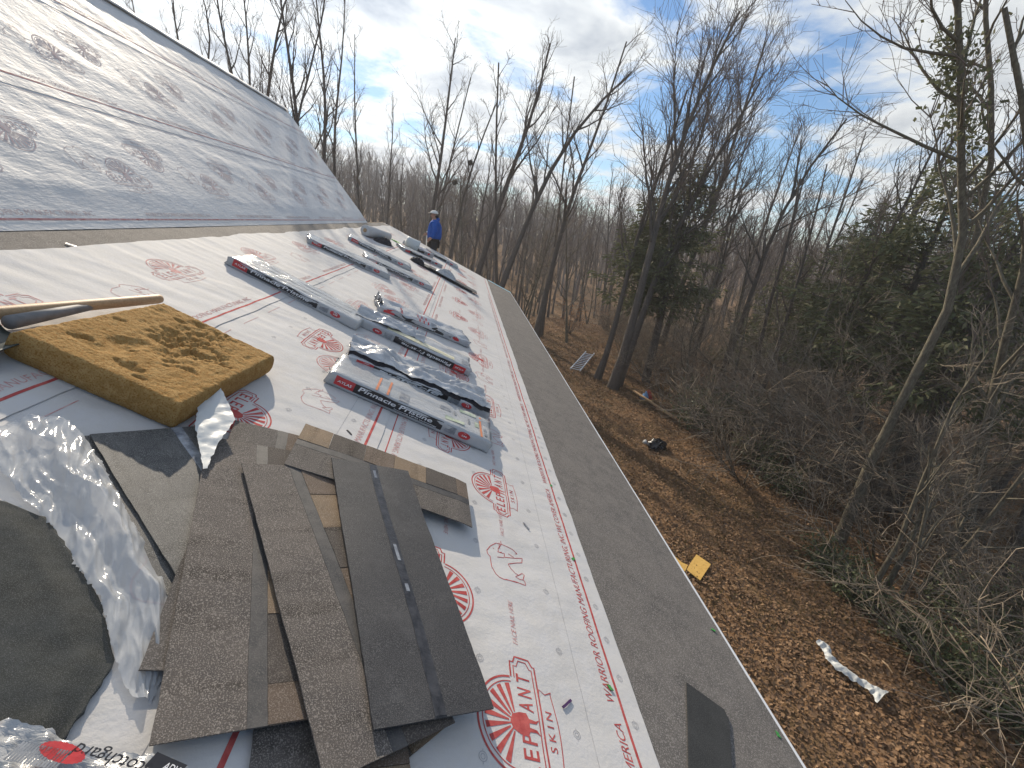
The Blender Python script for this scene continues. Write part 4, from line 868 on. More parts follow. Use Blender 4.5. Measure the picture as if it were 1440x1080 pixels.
def build_person():
    py = YE+0.22
    head = yp(612, 297, py); foot_z = head[2]-1.72; px = head[0]
    e = empty('person', Matrix.Translation((px, py, foot_z)), 'person in a blue hooded sweatshirt and white cap standing on the ladder', 'person')
    # local: x to the right, -y towards the camera; the person faces left (-x)
    hand_l = Vector((-0.25, -0.10, 1.06)); hand_r = Vector((0.02, -0.24, 0.92))
    P = [(0.03, 0, 0.93), (0.02, 0, 1.10), (0.03, 0, 1.30), (0.01, 0, 1.44), (-0.02, 0, 1.51), (-0.035, 0, 1.60), (-0.03, 0, 1.66),
         (0.02, -0.17, 1.40), (0.06, -0.24, 1.14), (-0.05, -0.26, 0.97), (0.0, 0.17, 1.40), (-0.02, 0.22, 1.15), (-0.17, 0.10, 1.06),
         (0.03, -0.09, 0.86), (-0.02, -0.10, 0.47), (0.06, -0.10, 0.08), (-0.08, -0.11, 0.04), (0.03, 0.09, 0.86), (0.0, 0.10, 0.47), (0.07, 0.10, 0.08), (-0.07, 0.11, 0.04)]
    E_ = [(0,1),(1,2),(2,3),(3,4),(4,5),(5,6),(3,7),(7,8),(8,9),(3,10),(10,11),(11,12),(0,13),(13,14),(14,15),(15,16),(0,17),(17,18),(18,19),(19,20)]
    R = [0.13, 0.125, 0.14, 0.11, 0.055, 0.085, 0.09, 0.055, 0.042, 0.03, 0.055, 0.042, 0.03, 0.085, 0.058, 0.042, 0.038, 0.085, 0.058, 0.042, 0.038]
    pts = list(P); ed = list(E_); rr = list(R)
    for w, dx, sy in ((9, Vector((-0.75, 0.1, -0.6)), 1), (12, Vector((-0.9, -0.25, -0.1)), -1)):
        b = Vector(P[w]); d = dx.normalized(); lat = Vector((0, 1, 0)).cross(d).normalized()
        pts.append(tuple(b+d*0.05)); pi = len(pts)-1; ed.append((w, pi)); rr.append(0.03)
        for j, (o, l) in enumerate(((-0.03, 0.075), (-0.01, 0.085), (0.01, 0.08), (0.028, 0.065), (0.045, 0.045))):
            st = b+d*(0.06 if j < 4 else 0.02)+lat*o; tip = st+d*l+Vector((0, 0.02*sy, -0.03)); k0 = len(pts)
            pts += [tuple(st), tuple(st+d*l*0.55), tuple(tip)]; rr += [0.010, 0.009, 0.008]; ed += [(pi, k0), (k0, k0+1), (k0+1, k0+2)]
    skin('body', pts, ed, rr, M['skin'], e)
    idx = [0, 1, 2, 3, 4, 7, 8, 9, 10, 11, 12]; mp = {a: i for i, a in enumerate(idx)}
    hp = [P[i] for i in idx]; hp[0] = (0.03, 0, 0.86); hp[4] = (0.0, 0, 1.49); hr = [(0.235, 0.235), (0.23, 0.23), (0.225, 0.225), (0.15, 0.15), (0.08, 0.08), 0.105, 0.09, 0.05, 0.105, 0.09, 0.05]
    skin('hooded_sweatshirt', hp, [(mp[a], mp[b]) for a, b in E_ if a in mp and b in mp], hr, M['blue'], e)
    skin('hood', [(0.06, 0, 1.43), (0.10, 0, 1.50), (0.07, 0, 1.55)], [(0, 1), (1, 2)], [0.08, 0.075, 0.05], M['blue'], e)
    idx = [0, 13, 14, 15, 17, 18, 19]; mp = {a: i for i, a in enumerate(idx)}
    skin('trousers', [P[i] for i in idx], [(mp[a], mp[b]) for a, b in E_ if a in mp and b in mp], [0.16, 0.13, 0.095, 0.085, 0.13, 0.095, 0.085], M['trouser'], e)
    for sy in (-1, 1): skin('boot', [(0.08, sy*0.10, 0.06), (-0.02, sy*0.105, 0.045), (-0.12, sy*0.11, 0.035)], [(0, 1), (1, 2)], [0.055, 0.05, 0.04], M['dark'], e)
    hd = Vector((-0.035, 0, 1.61))
    mb = MB(); rings = []
    for i in range(8):
        t = i/7*math.pi/2*0.98; rings.append((hd.x+0.012, 0, hd.z+0.045+0.085*math.sin(t), 0.107*math.cos(t)+0.004))
    for (x, y, z, r) in rings: mb.v += [(x+r*1.08*math.cos(a), r*0.92*math.sin(a), z) for a in np.linspace(0, 2*math.pi, 25)[:-1]]
    for i in range(7):
        for j in range(24): mb.f.append((i*24+j, i*24+(j+1) % 24, (i+1)*24+(j+1) % 24, (i+1)*24+j))
    mb.f.append(tuple(7*24+j for j in range(24))); cap = mb.build('cap', M['cap'], e, smooth=True)
    slab(-1, 1, 0, 1, 0, 0.006, lambda u, v, z: (hd.x-0.085-v*0.085*(1-0.35*u*u), u*0.075, hd.z+0.052-0.02*v-0.018*u*u+z), 10, 5).build('cap_peak', M['dark'], cap, smooth=True)
    skin('nose', [(-0.105, 0, 1.615), (-0.128, 0, 1.59), (-0.115, 0, 1.58)], [(0, 1), (1, 2)], [0.010, 0.014, 0.012], M['skin'], e, sub=1)
    for sy in (-1, 1):
        skin('ear', [(-0.02, sy*0.088, 1.63), (-0.012, sy*0.094, 1.60), (-0.02, sy*0.088, 1.575)], [(0, 1), (1, 2)], [0.014, 0.016, 0.010], M['skin'], e, sub=1)
        skin('eye', [(-0.108, sy*0.032, 1.625), (-0.112, sy*0.032, 1.622)], [(0, 1)], [0.010, 0.009], M['dark'], e, sub=1)
    skin('mouth', [(-0.108, -0.02, 1.555), (-0.115, 0, 1.553), (-0.108, 0.02, 1.555)], [(0, 1), (1, 2)], [0.006, 0.007, 0.006], M['redcloth'], e, sub=1)
    skin('hair', [(0.03, 0, 1.61), (0.05, 0, 1.57), (0.035, 0, 1.53)], [(0, 1), (1, 2)], [0.075, 0.07, 0.05], M['dark'], e, sub=1)
    # ladder the person stands on
    lx = px-0.02; ly = py+0.16
    l = empty('ladder', Matrix.Translation((lx, ly+0.9, 0)), 'tall aluminium ladder standing against the far roof end under the person', 'ladder')
    top = yp(601, 325, ly)[2]
    H = top
    def rail(x):
        mb = MB(); w, d = 0.016, 0.032
        mb.v = [(x+a*w, b*d+c*(-0.95), c*H) for c in (0, 1) for a, b in ((-1,-1),(1,-1),(1,1),(-1,1))]
        mb.f = [(3,2,1,0),(4,5,6,7)]+[(i, (i+1) % 4, (i+1) % 4+4, i+4) for i in range(4)]; return mb.build('rail', M['alu'], l)
    rail(-0.19); rail(0.19)
    n = int(H/0.30)
    for i in range(n):
        z = 0.25+i*0.30; mb = MB(); yy = -0.95*z/H; mb.tube([(-0.19, yy, z), (0.19, yy, z)], 0.016, 10); mb.build('rung', M['alu'], l, smooth=True)
build_person()
# ================================================================== WOODS
def rdir(rng): 
    a = rng.uniform(0, 2*math.pi); z = rng.uniform(-0.5, 0.8); r = math.sqrt(max(0, 1-z*z)); return Vector((r*math.cos(a), r*math.sin(a), z))
def limb(mb, rng, p, d, L, r, n, up, wob, sides, kids=None, rmin=0.004):
    """bent tapering branch; returns its points"""
    pts = [p.copy()]; dd = d.copy()
    for i in range(n):
        dd = (dd+rdir(rng)*wob+Vector((0, 0, up))).normalized(); p = p+dd*(L/n); pts.append(p)
    mb.tube(pts, [max(rmin, r*(1-0.85*i/n)) for i in range(n+1)], sides, caps=False); return pts
def spray_dir(rng, t, ang):
    o = t.orthogonal().normalized(); a = rng.uniform(0, 2*math.pi); w = t.cross(o); q = o*math.cos(a)+w*math.sin(a)
    return (t*math.cos(ang)+q*math.sin(ang)).normalized()
def clothe(rng, path, radii, tk, tw, limbs, llen, start=0.3, up=0.10, sub=1.0, ang=(0.5, 0.95), twig=1.0, rt=0.007, sides=6):
    """give a trunk its limbs (into tk) and twigs (into tw)"""
    path = [Vector(p) for p in path]; n = len(path)-1
    def at(t):
        f = t*n; i = min(int(f), n-1); f -= i; return path[i].lerp(path[i+1], f), (path[i+1]-path[i]).normalized(), radii[i]+(radii[i+1]-radii[i])*f
    for k in range(limbs):
        t = start+(1-start)*((k+rng.random())/limbs); p, tg, r = at(min(t, 0.995))
        L = llen*rng.uniform(0.6, 1.2)*(1.15-0.75*(t-start)/(1-start)); d = spray_dir(rng, tg, rng.uniform(*ang))
        if d.z < -0.1: d.z *= -0.4
        rl = min(r*0.62, 0.012+0.016*L)
        pts = limb(tk, rng, p, d, L, rl, 5, up, 0.20, max(4, sides-1), rmin=rt)
        for j in range(int(4*sub*L/1.6)+3):
            f = rng.uniform(0.2, 1.0)*5; i = min(int(f), 4); b = pts[i].lerp(pts[i+1], f-i); tg2 = (pts[i+1]-pts[i]).normalized()
            L2 = L*rng.uniform(0.22, 0.5); d2 = spray_dir(rng, tg2, rng.uniform(0.4, 0.9)); d2.z += 0.15
            q = limb(tw, rng, b, d2.normalized(), L2, max(rt, rl*0.32), 3, up*0.7, 0.25, 3, rmin=rt*0.8)
            for m in range(int(3*twig*max(L2, 0.6))+2):
                g = rng.uniform(0.15, 1.0)*3; i2 = min(int(g), 2); b2 = q[i2].lerp(q[i2+1], g-i2); tg3 = (q[i2+1]-q[i2]).normalized()
                limb(tw, rng, b2, spray_dir(rng, tg3, rng.uniform(0.4, 1.0)), L2*rng.uniform(0.25, 0.6)+0.12, rt*0.8, 2, up*0.5, 0.25, 3, rmin=rt*0.6)
def tree(name, path, r0, r1, rng, label, cat='tree', group=None, limbs=12, llen=3.0, start=0.3, bark='bark', twigm='twig', **kw):
    """one tree standing at path[0]: trunk and crown as parts"""
    base = Vector(path[0]); P = [Vector(p)-base for p in path]
    Q = [P[0]]                                     # smooth and roughen the trunk line
    for a, b in zip(P[:-1], P[1:]):
        m = max(1, int((b-a).length/1.2))
        for i in range(1, m+1): Q.append(a.lerp(b, i/m)+(rdir(rng)*0.05 if i < m else Vector()))
    for _ in range(2): Q = [Q[0]]+[(Q[i-1]+Q[i]*2+Q[i+1])/4 for i in range(1, len(Q)-1)]+[Q[-1]]
    n = len(Q)-1; R = [(r0+(r1-r0)*(i/n)**0.8)*(1.35 if i == 0 else 1.0) for i in range(n+1)]
    tk = MB(); tw = MB(); tk.tube(Q, R, 9, caps=False)
    clothe(rng, Q, R, tk, tw, limbs, llen, start, **kw)
    e = empty(name, Matrix.Translation(base), label, cat, group)
    tk.build('trunk', M[bark], e, smooth=True)
    if tw.f: tw.build('crown', M[twigm], e)
    return e
def hero(label, pts, y, r0, r1=0.03, ground=None, **kw):
    """tree whose trunk runs through photo points at forward distance y"""
    P = [yp(a, b, y) for a, b in pts]
    if ground: g = gp(*ground); P = [g]+[yp(a, b, g[1]) for a, b in pts]
    else:
        d = P[0]-P[1]; g0 = P[0]+d*((P[0][2]-float(gz(P[0][0], P[0][1])))/max(0.3, -d[2])) if d[2] < -0.2 and abs(d[0]/d[2]) < 0.5 else np.array([P[0][0], y, 0])
        g0[2] = float(gz(g0[0], g0[1])); P = [g0]+P
    P = [np.array(P[0])]+[p+np.array([0, 0.35*math.sin(i*1.7+y), 0]) for i, p in enumerate(P[1:])]
    P[0][2] -= 0.08
    return tree('bare_tree', P, r0, r1, random.Random(int(y*100)+len(label)), label, **kw)
def build_heroes():
    g = 'bare trees behind the steep roof'
    lb = 'bare grey tree with thin upright branches behind the steep white roof'
    for pts, y, r in ((((255, 75), (246, 20), (240, -15)), 22, 0.12), (((292, 95), (300, 50), (290, 10), (285, -20)), 25, 0.13), (((325, 115), (318, 70), (308, 10), (303, -20)), 20, 0.13),
                      (((355, 130), (352, 70), (342, 10), (340, -20)), 23, 0.13), (((372, 150), (375, 90), (395, 40), (402, 0), (405, -20)), 19, 0.13),
                      (((457, 232), (458, 150), (450, 60), (446, 0), (444, -25)), 24, 0.16), (((468, 245), (470, 170), (486, 90), (482, 20), (484, -20)), 27, 0.15),
                      (((200, 60), (190, 20), (184, -10)), 28, 0.12), (((505, 262), (500, 190), (496, 120), (500, 50)), 30, 0.12), (((545, 285), (548, 230), (556, 170), (552, 140)), 33, 0.11)):
        hero(lb, pts, y, r, 0.02, group=g, limbs=15, llen=2.0, start=0.42, twig=1.0, ang=(0.35, 0.8), rt=0.0055)
    hero('forked bare tree beside the end of the steep roof ridge', ((421, 190), (413, 120), (399, 50), (396, 0), (394, -25)), 18, 0.13, 0.02, rt=0.0055, limbs=14, llen=2.2, start=0.45, ang=(0.35, 0.75))
    hero('second stem leaning right from the forked tree at the ridge end', ((424, 150), (436, 80), (456, 20), (464, -15)), 18, 0.08, 0.02, rt=0.0055, limbs=10, llen=1.8, start=0.5)
    kw = dict(twig=0.9)
    hero('straight bare tree rising behind the person in blue', ((606, 310), (620, 230), (628, 160), (637, 90), (640, 50)), 26, 0.18, limbs=15, llen=3.2, start=0.40, **kw)
    hero('thin bare tree close right of the person in blue', ((618, 300), (633, 220), (650, 160), (662, 110)), 30, 0.11, limbs=9, llen=2.2, start=0.45, **kw)
    t = hero('leaning bare tree carrying two squirrel nests', ((642, 320), (660, 240), (683, 180), (700, 140)), 27, 0.13, limbs=9, llen=2.4, start=0.45, **kw)
    for lb2, px in (('round dark squirrel nest, the higher of two in the leaning tree', (661, 229)), ('round dark squirrel nest, the lower of two in the leaning tree', (640, 256))):
        c = yp(*px, 26.9); rng = np.random.RandomState(px[0]); n = 260; d = rng.normal(size=(n, 3)); d /= np.linalg.norm(d, axis=1)[:, None]; ctr = d*rng.uniform(0.02, 0.11, n)[:, None]
        V = ctr[:, None]+rng.normal(size=(n, 4, 3))*0.045; o = nmesh('squirrel_nest', V.reshape(-1, 3), np.arange(n*4).reshape(n, 4), M['bark']); o.location = Vector(c); tag(o, lb2, 'nest')
    hero('tall leaning bare tree with a high fork past the far roof corner', ((672, 385), (700, 288), (722, 230), (747, 178), (762, 120), (772, 65)), 21, 0.20, limbs=13, llen=2.8, start=0.5, ang=(0.35, 0.7), **kw)
    hero('upright twin stem close to the tall leaning forked tree', ((697, 300), (696, 230), (697, 160), (702, 85)), 21, 0.10, limbs=10, llen=1.8, start=0.5, ang=(0.3, 0.7), **kw)
    hero('strongly leaning bare tree with one long curved limb', ((712, 388), (748, 295), (775, 230), (800, 190), (850, 130), (892, 98)), 19, 0.19, limbs=13, llen=2.6, start=0.5, **kw)
    hero('bare tree forking low beside the strongly leaning tree', ((770, 400), (790, 310), (805, 270), (830, 215), (858, 140), (878, 62)), 22, 0.19, limbs=15, llen=3.2, start=0.42, **kw)
    hero('slim stem rising between the leaning trees', ((782, 320), (793, 240), (800, 180), (806, 110)), 24, 0.09, limbs=9, llen=2.0, start=0.4, **kw)
    kw = dict(twig=1.1, sub=1.3)
    hero('middle trunk of the three close together by the ladder on the ground', ((872, 510), (890, 440), (925, 320), (962, 180), (1000, 90), (1035, 20)), 16, 0.20, ground=(862, 545), limbs=20, llen=4.0, start=0.42, ang=(0.3, 0.7), **kw)
    hero('left trunk of the three close together by the ladder on the ground', ((850, 500), (875, 420), (895, 340), (930, 240), (960, 130)), 17, 0.14, ground=(840, 532), limbs=14, llen=3.0, start=0.4, ang=(0.3, 0.7), **kw)
    hero('right trunk of the three close together by the ladder on the ground', ((885, 490), (905, 430), (950, 330), (1010, 220), (1060, 120)), 17, 0.17, ground=(868, 540), limbs=18, llen=4.0, start=0.4, ang=(0.35, 0.8), **kw)
    hero('fan shaped bare tree with sweeping branches behind the dark conifer', ((940, 460), (975, 360), (1000, 280), (1035, 200), (1060, 120), (1075, 60)), 20, 0.18, limbs=20, llen=4.6, start=0.30, ang=(0.3, 0.7), twig=1.0, sub=1.1)
    hero('bare tree with upswept limbs between the two conifers', ((1030, 480), (1060, 400), (1095, 310), (1140, 220), (1180, 170)), 17, 0.13, limbs=16, llen=3.0, start=0.35, **kw)
    hero('bare tree stub leaning towards the big conifer', ((1085, 420), (1100, 350), (1118, 290), (1135, 250)), 15, 0.10, limbs=5, llen=1.2, start=0.4)
    t = hero('tall crooked tree wrapped in ivy at the wood edge', ((1230, 655), (1290, 520), (1342, 430), (1368, 330), (1362, 210), (1348, 110), (1340, 0), (1335, -90)), 7.3, 0.095, 0.032, ground=(1180, 762), limbs=15, llen=3.0, start=0.40, bark='barkpale', rt=0.005, ang=(0.5, 1.1))
    rng = np.random.RandomState(5); n = 900; ts = rng.uniform(0, 1, n)
    P = np.array([np.array([np.interp(q, [0, 0.5, 1], [1362, 1348, 1342]), np.interp(q, [0, 0.5, 1], [215, 115, 40])]) for q in ts]); C = np.array([yp(a, b, 7.3) for a, b in P])
    C += rng.normal(size=(n, 3))*np.array([0.17, 0.17, 0.12])*(0.5+1.3*rng.random((n, 1))**2); ax = rng.normal(size=(n, 2, 3)); ax /= np.linalg.norm(ax, axis=2)[..., None]; r = rng.uniform(0.03, 0.06, (n, 1))
    V = np.stack([C+ax[:, 0]*r, C+ax[:, 1]*r*0.7, C-ax[:, 0]*r, C-ax[:, 1]*r*0.7], 1)-np.array(t.location)
    nmesh('ivy', V.reshape(-1, 3), np.arange(n*4).reshape(n, 4), M['conifer'], t, label='dark ivy clinging to the upper trunk')
    hero('tall thin bare tree behind the ivy wrapped one', ((1400, 330), (1392, 220), (1385, 120), (1392, 20), (1400, -80)), 8.5, 0.09, limbs=14, llen=2.4, start=0.35, bark='barkpale', rt=0.005)
    hero('pale leaning trunk at the picture side of the ivy tree', ((1405, 560), (1424, 480), (1440, 400), (1450, 250), (1448, 120), (1440, 0)), 6.5, 0.09, limbs=12, llen=2.2, start=0.3, bark='barkpale', rt=0.005)
    for lb2, gr, pts, ll in (('low spreading pale tree with long level branches at the wood edge', (1190, 740), ((1215, 690), (1235, 640), (1262, 570), (1290, 500)), 2.6), ('spreading pale tree with level branches near the drooping conifer', (1330, 800), ((1345, 720), (1372, 640), (1400, 560), (1420, 480)), 2.4),
                             ('low spreading pale tree behind the sparse green bush', (1110, 660), ((1125, 610), (1145, 560), (1165, 510)), 2.8), ('small spreading pale tree beyond the broad evergreen bush', (1020, 575), ((1030, 530), (1045, 480), (1062, 430)), 2.6)):
        hero(lb2, pts, 5, 0.06, 0.015, ground=gr, limbs=18, llen=ll, start=0.25, bark='barkpale', twigm='twigpale', rt=0.0045, ang=(1.0, 1.5), up=0.03, twig=1.3, sub=1.4)
    for lb2, gr, pts in (('thickest of the pale leaning saplings at the clearing edge', (1213, 852), ((1262, 760), (1315, 655), (1350, 560), (1380, 470))), ('pale sapling leaning just beyond the thickest one', (1240, 836), ((1280, 750), (1322, 680), (1350, 600))),
                         ('short pale sapling leaning towards the white plastic strip', (1254, 866), ((1285, 790), (1312, 720), (1335, 640))), ('pale sapling bent low over the brush', (1292, 832), ((1330, 780), (1372, 720), (1415, 640)))):
        hero(lb2, pts, 5, 0.045, 0.012, ground=gr, limbs=10, llen=1.1, start=0.35, bark='barkpale', twigm='twigpale', rt=0.004)
build_heroes()
# ---- the wood: variants copied as individuals
def place(src, x, y, s, rz, lean=0.0, laz=0.0):
    o = copy_tree(src); o.matrix_world = Matrix.Translation((x, y, float(gz(x, y))-0.1)) @ Matrix.Rotation(lean, 4, Vector((math.cos(laz), math.sin(laz), 0))) @ Matrix.Rotation(rz, 4, 'Z') @ Matrix.Scale(s, 4); return o
def build_wood():
    V = []; lb = 'bare grey brown tree standing in the winter wood beyond the house'; gr = 'bare trees of the wood'
    for i in range(7):
        rng = random.Random(300+i); H = rng.uniform(13, 17); p = Vector((0, 0, 0)); path = [p]; d = Vector((rng.uniform(-0.06, 0.06), rng.uniform(-0.06, 0.06), 1))
        for j in range(6): p = p+d*(H/6)+Vector((rng.uniform(-0.25, 0.25), rng.uniform(-0.25, 0.25), 0)); path.append(p)
        V.append(tree('bare_tree', path, rng.uniform(0.13, 0.2), 0.03, rng, lb, group=gr, limbs=13, llen=3.0, start=0.38, twig=0.55, sub=0.8, rt=0.010, ang=(0.35, 0.8)))
    U = []; lu = 'thin bare sapling in the understorey of the winter wood'; gu = 'saplings of the wood'
    for i in range(4):
        rng = random.Random(400+i); H = rng.uniform(5, 8); p = Vector((0, 0, 0)); path = [p]
        for j in range(4): p = p+Vector((rng.uniform(-0.35, 0.35), rng.uniform(-0.35, 0.35), H/4)); path.append(p)
        U.append(tree('sapling', path, 0.05, 0.012, rng, lu, group=gu, limbs=12, llen=1.7, start=0.2, twig=0.9, rt=0.007, bark='barkpale', twigm='twigpale', ang=(0.6, 1.2)))
    rng = random.Random(11); pts = []
    def ok(x, y, r): return all((x-a)**2+(y-b)**2 > r*r for a, b in pts)
    def region(n, f, r):
        k = 0; t = 0
        while k < n and t < n*60:
            t += 1; x, y = f()
            if not ok(x, y, r): continue
            pts.append((x, y)); k += 1; yield x, y
    used = set()
    def go(pool, x, y, s, lean=0.0, laz=0.0, label=None, grp=None):
        i = rng.randrange(len(pool)); src = pool[i]
        o = place(src, x, y, s, rng.uniform(0, 6.28), lean, laz)
        if label: o['label'] = label; o['group'] = grp
        return o
    # far end and left of the house
    for x, y in region(95, lambda: (rng.uniform(-34, 14), rng.uniform(28, 62)), 2.0): go(V, x, y, rng.uniform(0.55, 0.78))
    for x, y in region(120, lambda: (lambda y: (rng.uniform(8.8+max(0, (22-y)*0.2), 44), y))(rng.uniform(12, 46)), 1.6): go(V, x, y, rng.uniform(0.58, 0.88), rng.uniform(0, 0.10), rng.uniform(0, 6.28), 'bare brown tree in the wood beyond the leaf covered clearing', 'bare trees beyond the clearing')
    for x, y in region(40, lambda: (rng.uniform(11, 28), rng.uniform(2, 14)), 1.4): go(V, x, y, rng.uniform(0.42, 0.62), 0.08, rng.uniform(0, 6.28), 'stunted bare tree among the conifers by the ivy wrapped tree', 'stunted trees among the conifers')
    for x, y in region(60, lambda: (lambda y: (rng.uniform(8.6, 30), y))(rng.uniform(4, 32)), 1.0): go(U, x, y, rng.uniform(0.7, 1.2), rng.uniform(0.0, 0.35), rng.uniform(0, 6.28))
    for x, y in region(40, lambda: (rng.uniform(-14, 14), rng.uniform(22, 44)), 1.0): go(U, x, y, rng.uniform(0.8, 1.3), 0.1, rng.uniform(0, 6.28), 'thin bare sapling growing past the far end of the roof', 'saplings past the roof end')
    for s, (x, y) in zip(V+U, ((-12, 33), (3, 38), (16, 30), (24, 22), (10.5, 27), (19, 14), (-22, 40), (11, 21), (9.8, 24), (13, 10.5), (12.5, 16))):
        s.matrix_world = Matrix.Translation((x, y, float(gz(x, y))-0.1)) @ Matrix.Scale(0.7 if s in V else 1.0, 4)
    # tangled pale brush
    B = []; lb3 = 'tangled pale leafless shrub at the edge of the wood'; gb = 'leafless shrubs'
    for i in range(4):
        rng2 = random.Random(500+i); tk = MB(); tw = MB()
        for k in range(11):
            a = rng2.uniform(0, 6.28); d = Vector((math.cos(a)*0.7, math.sin(a)*0.7, 1)).normalized(); L = rng2.uniform(1.3, 2.6)
            pt = limb(tk, rng2, Vector((math.cos(a)*0.1, math.sin(a)*0.1, -0.05)), d, L, 0.014, 6, -0.07, 0.16, 4, rmin=0.004)
            for j in range(11):
                f = rng2.uniform(0.25, 1)*6; i2 = min(int(f), 5); b = pt[i2].lerp(pt[i2+1], f-i2); t = (pt[i2+1]-pt[i2]).normalized()
                q = limb(tw, rng2, b, spray_dir(rng2, t, rng2.uniform(0.4, 1.1)), rng2.uniform(0.35, 0.9), 0.006, 3, -0.03, 0.3, 3, rmin=0.003)
                for m in range(3): limb(tw, rng2, q[rng2.randrange(1, 4)], spray_dir(rng2, t, 1.0), rng2.uniform(0.15, 0.4), 0.004, 2, 0, 0.3, 3, rmin=0.0025)
        e = empty('bare_shrub', None, lb3, 'shrub', gb); tk.build('stems', M['barkpale'], e); tw.build('crown', M['twigpale'], e); B.append(e)
    bp = []
    while len(bp) < 105:
        y = rng.uniform(1.2, 30); x = 7.35+0.09*max(0, y-9)+abs(rng.gauss(0, 5.0))
        if x < 26 and all((x-a)**2+(y-b)**2 > 0.8 for a, b in bp): bp.append((x, y))
    for i, (x, y) in enumerate(bp):
        if i < 4: o = B[i]; o.matrix_world = Matrix.Translation((x, y, float(gz(x, y)))) @ Matrix.Scale(1.1, 4)
        else: place(B[i % 4], x, y, rng.uniform(0.8, 1.5), rng.uniform(0, 6.28))
build_wood()
# ---- evergreens
def leaves(C, dirs, size, rng, drop=0.3, aspect=0.45):
    n = len(C); a = dirs+rng.normal(size=(n, 3))*0.35; a[:, 2] -= drop; a /= np.linalg.norm(a, axis=1)[:, None]; b = np.cross(a, rng.normal(size=(n, 3))); b /= np.linalg.norm(b, axis=1)[:, None]; s = size*rng.uniform(0.6, 1.4, (n, 1))
    V = np.stack([C, C+a*s*0.5+b*s*aspect*0.5, C+a*s, C+a*s*0.5-b*s*aspect*0.5], 1); return V.reshape(-1, 3), np.arange(n*4).reshape(n, 4)
def conifer(label, base, H, Rm, seed, dens=1.0, clear=0.12, lean=(0, 0), mat_='conifer', open_=0.5):
    rng = np.random.RandomState(seed); rr = random.Random(seed); base = np.array(base, float); base[2] = float(gz(base[0], base[1]))-0.1
    e = empty('conifer', Matrix.Translation(Vector(base)), label, 'conifer'); tk = MB(); ax = lambda t: Vector((lean[0]*t*H, lean[1]*t*H, t*H))
    tk.tube([ax(t) for t in (0, 0.2, 0.4, 0.6, 0.8, 1.0)], [0.20, 0.17, 0.13, 0.09, 0.05, 0.01], 8); C = []; D = []; SZ = []
    nb = int(70*dens)
    for i in range(nb):
        t = clear+(1-clear)*(i+rr.random())/nb; L = Rm*(1-t)**0.75*rr.uniform(0.55, 1.15)*(0.35+0.65*min(1, (t-clear)/0.12+0.3))+0.25; a = rr.uniform(0, 6.28)
        d = Vector((math.cos(a), math.sin(a), rr.uniform(-0.05, 0.35)))
        pts = limb(tk, rr, ax(t), d, L, 0.012+0.010*L, 5, -0.04, 0.10, 4, rmin=0.004); P = np.array([tuple(p) for p in pts])
        m = int(50*L*dens**0.2)
        f = rng.uniform(0.15, 1, m)**0.8*5; j = np.minimum(f.astype(int), 4); q = P[j]+(P[j+1]-P[j])*(f-j)[:, None]; w = 0.10+0.22*L*(1-f/5)*0.6+0.08
        off = rng.normal(size=(m, 3))*np.array([1, 1, 0.45])*w[:, None]*0.8 if np.ndim(w) else 0
        q = q+off; q[:, 2] -= 0.08*rng.random(m); C.append(q); D.append(np.repeat(np.array(tuple(d))[None], m, 0)*0.7+off*2)
    C = np.concatenate(C); D = np.concatenate(D); V, F = leaves(C, D, 0.20, rng, 0.35, 0.28)
    tk.build('trunk', M['bark'], e); nmesh('crown', V, F, M[mat_], e); return e
def bush(label, base, H, R, seed, n=1800, mat_='shrub', size=0.085, group='evergreen bushes', name='evergreen_bush'):
    rng = np.random.RandomState(seed); rr = random.Random(seed); base = np.array(base, float); base[2] = float(gz(base[0], base[1]))-0.05
    e = empty(name, Matrix.Translation(Vector(base)), label, 'bush', group); tk = MB(); C = []
    for k in range(16):
        a = rr.uniform(0, 6.28); d = Vector((math.cos(a)*rr.uniform(0.1, 0.9)*R/H*1.4, math.sin(a)*rr.uniform(0.1, 0.9)*R/H*1.4, 1)).normalized(); L = H*rr.uniform(0.6, 1.15)
        pts = limb(tk, rr, Vector((0, 0, 0)), d, L, 0.016, 5, -0.02, 0.22, 4); P = np.array([tuple(p) for p in pts]); m = n//16
        f = rng.uniform(0.3, 1, m)*5; j = np.minimum(f.astype(int), 4); C.append(P[j]+(P[j+1]-P[j])*(f-j)[:, None]+rng.normal(size=(m, 3))*0.16*R)
    C = np.concatenate(C); V, F = leaves(C, rng.normal(size=C.shape)+C*0.6, size, rng, 0.1, 0.5)
    tk.build('stems', M['bark'], e); nmesh('crown', V, F, M[mat_], e); return e
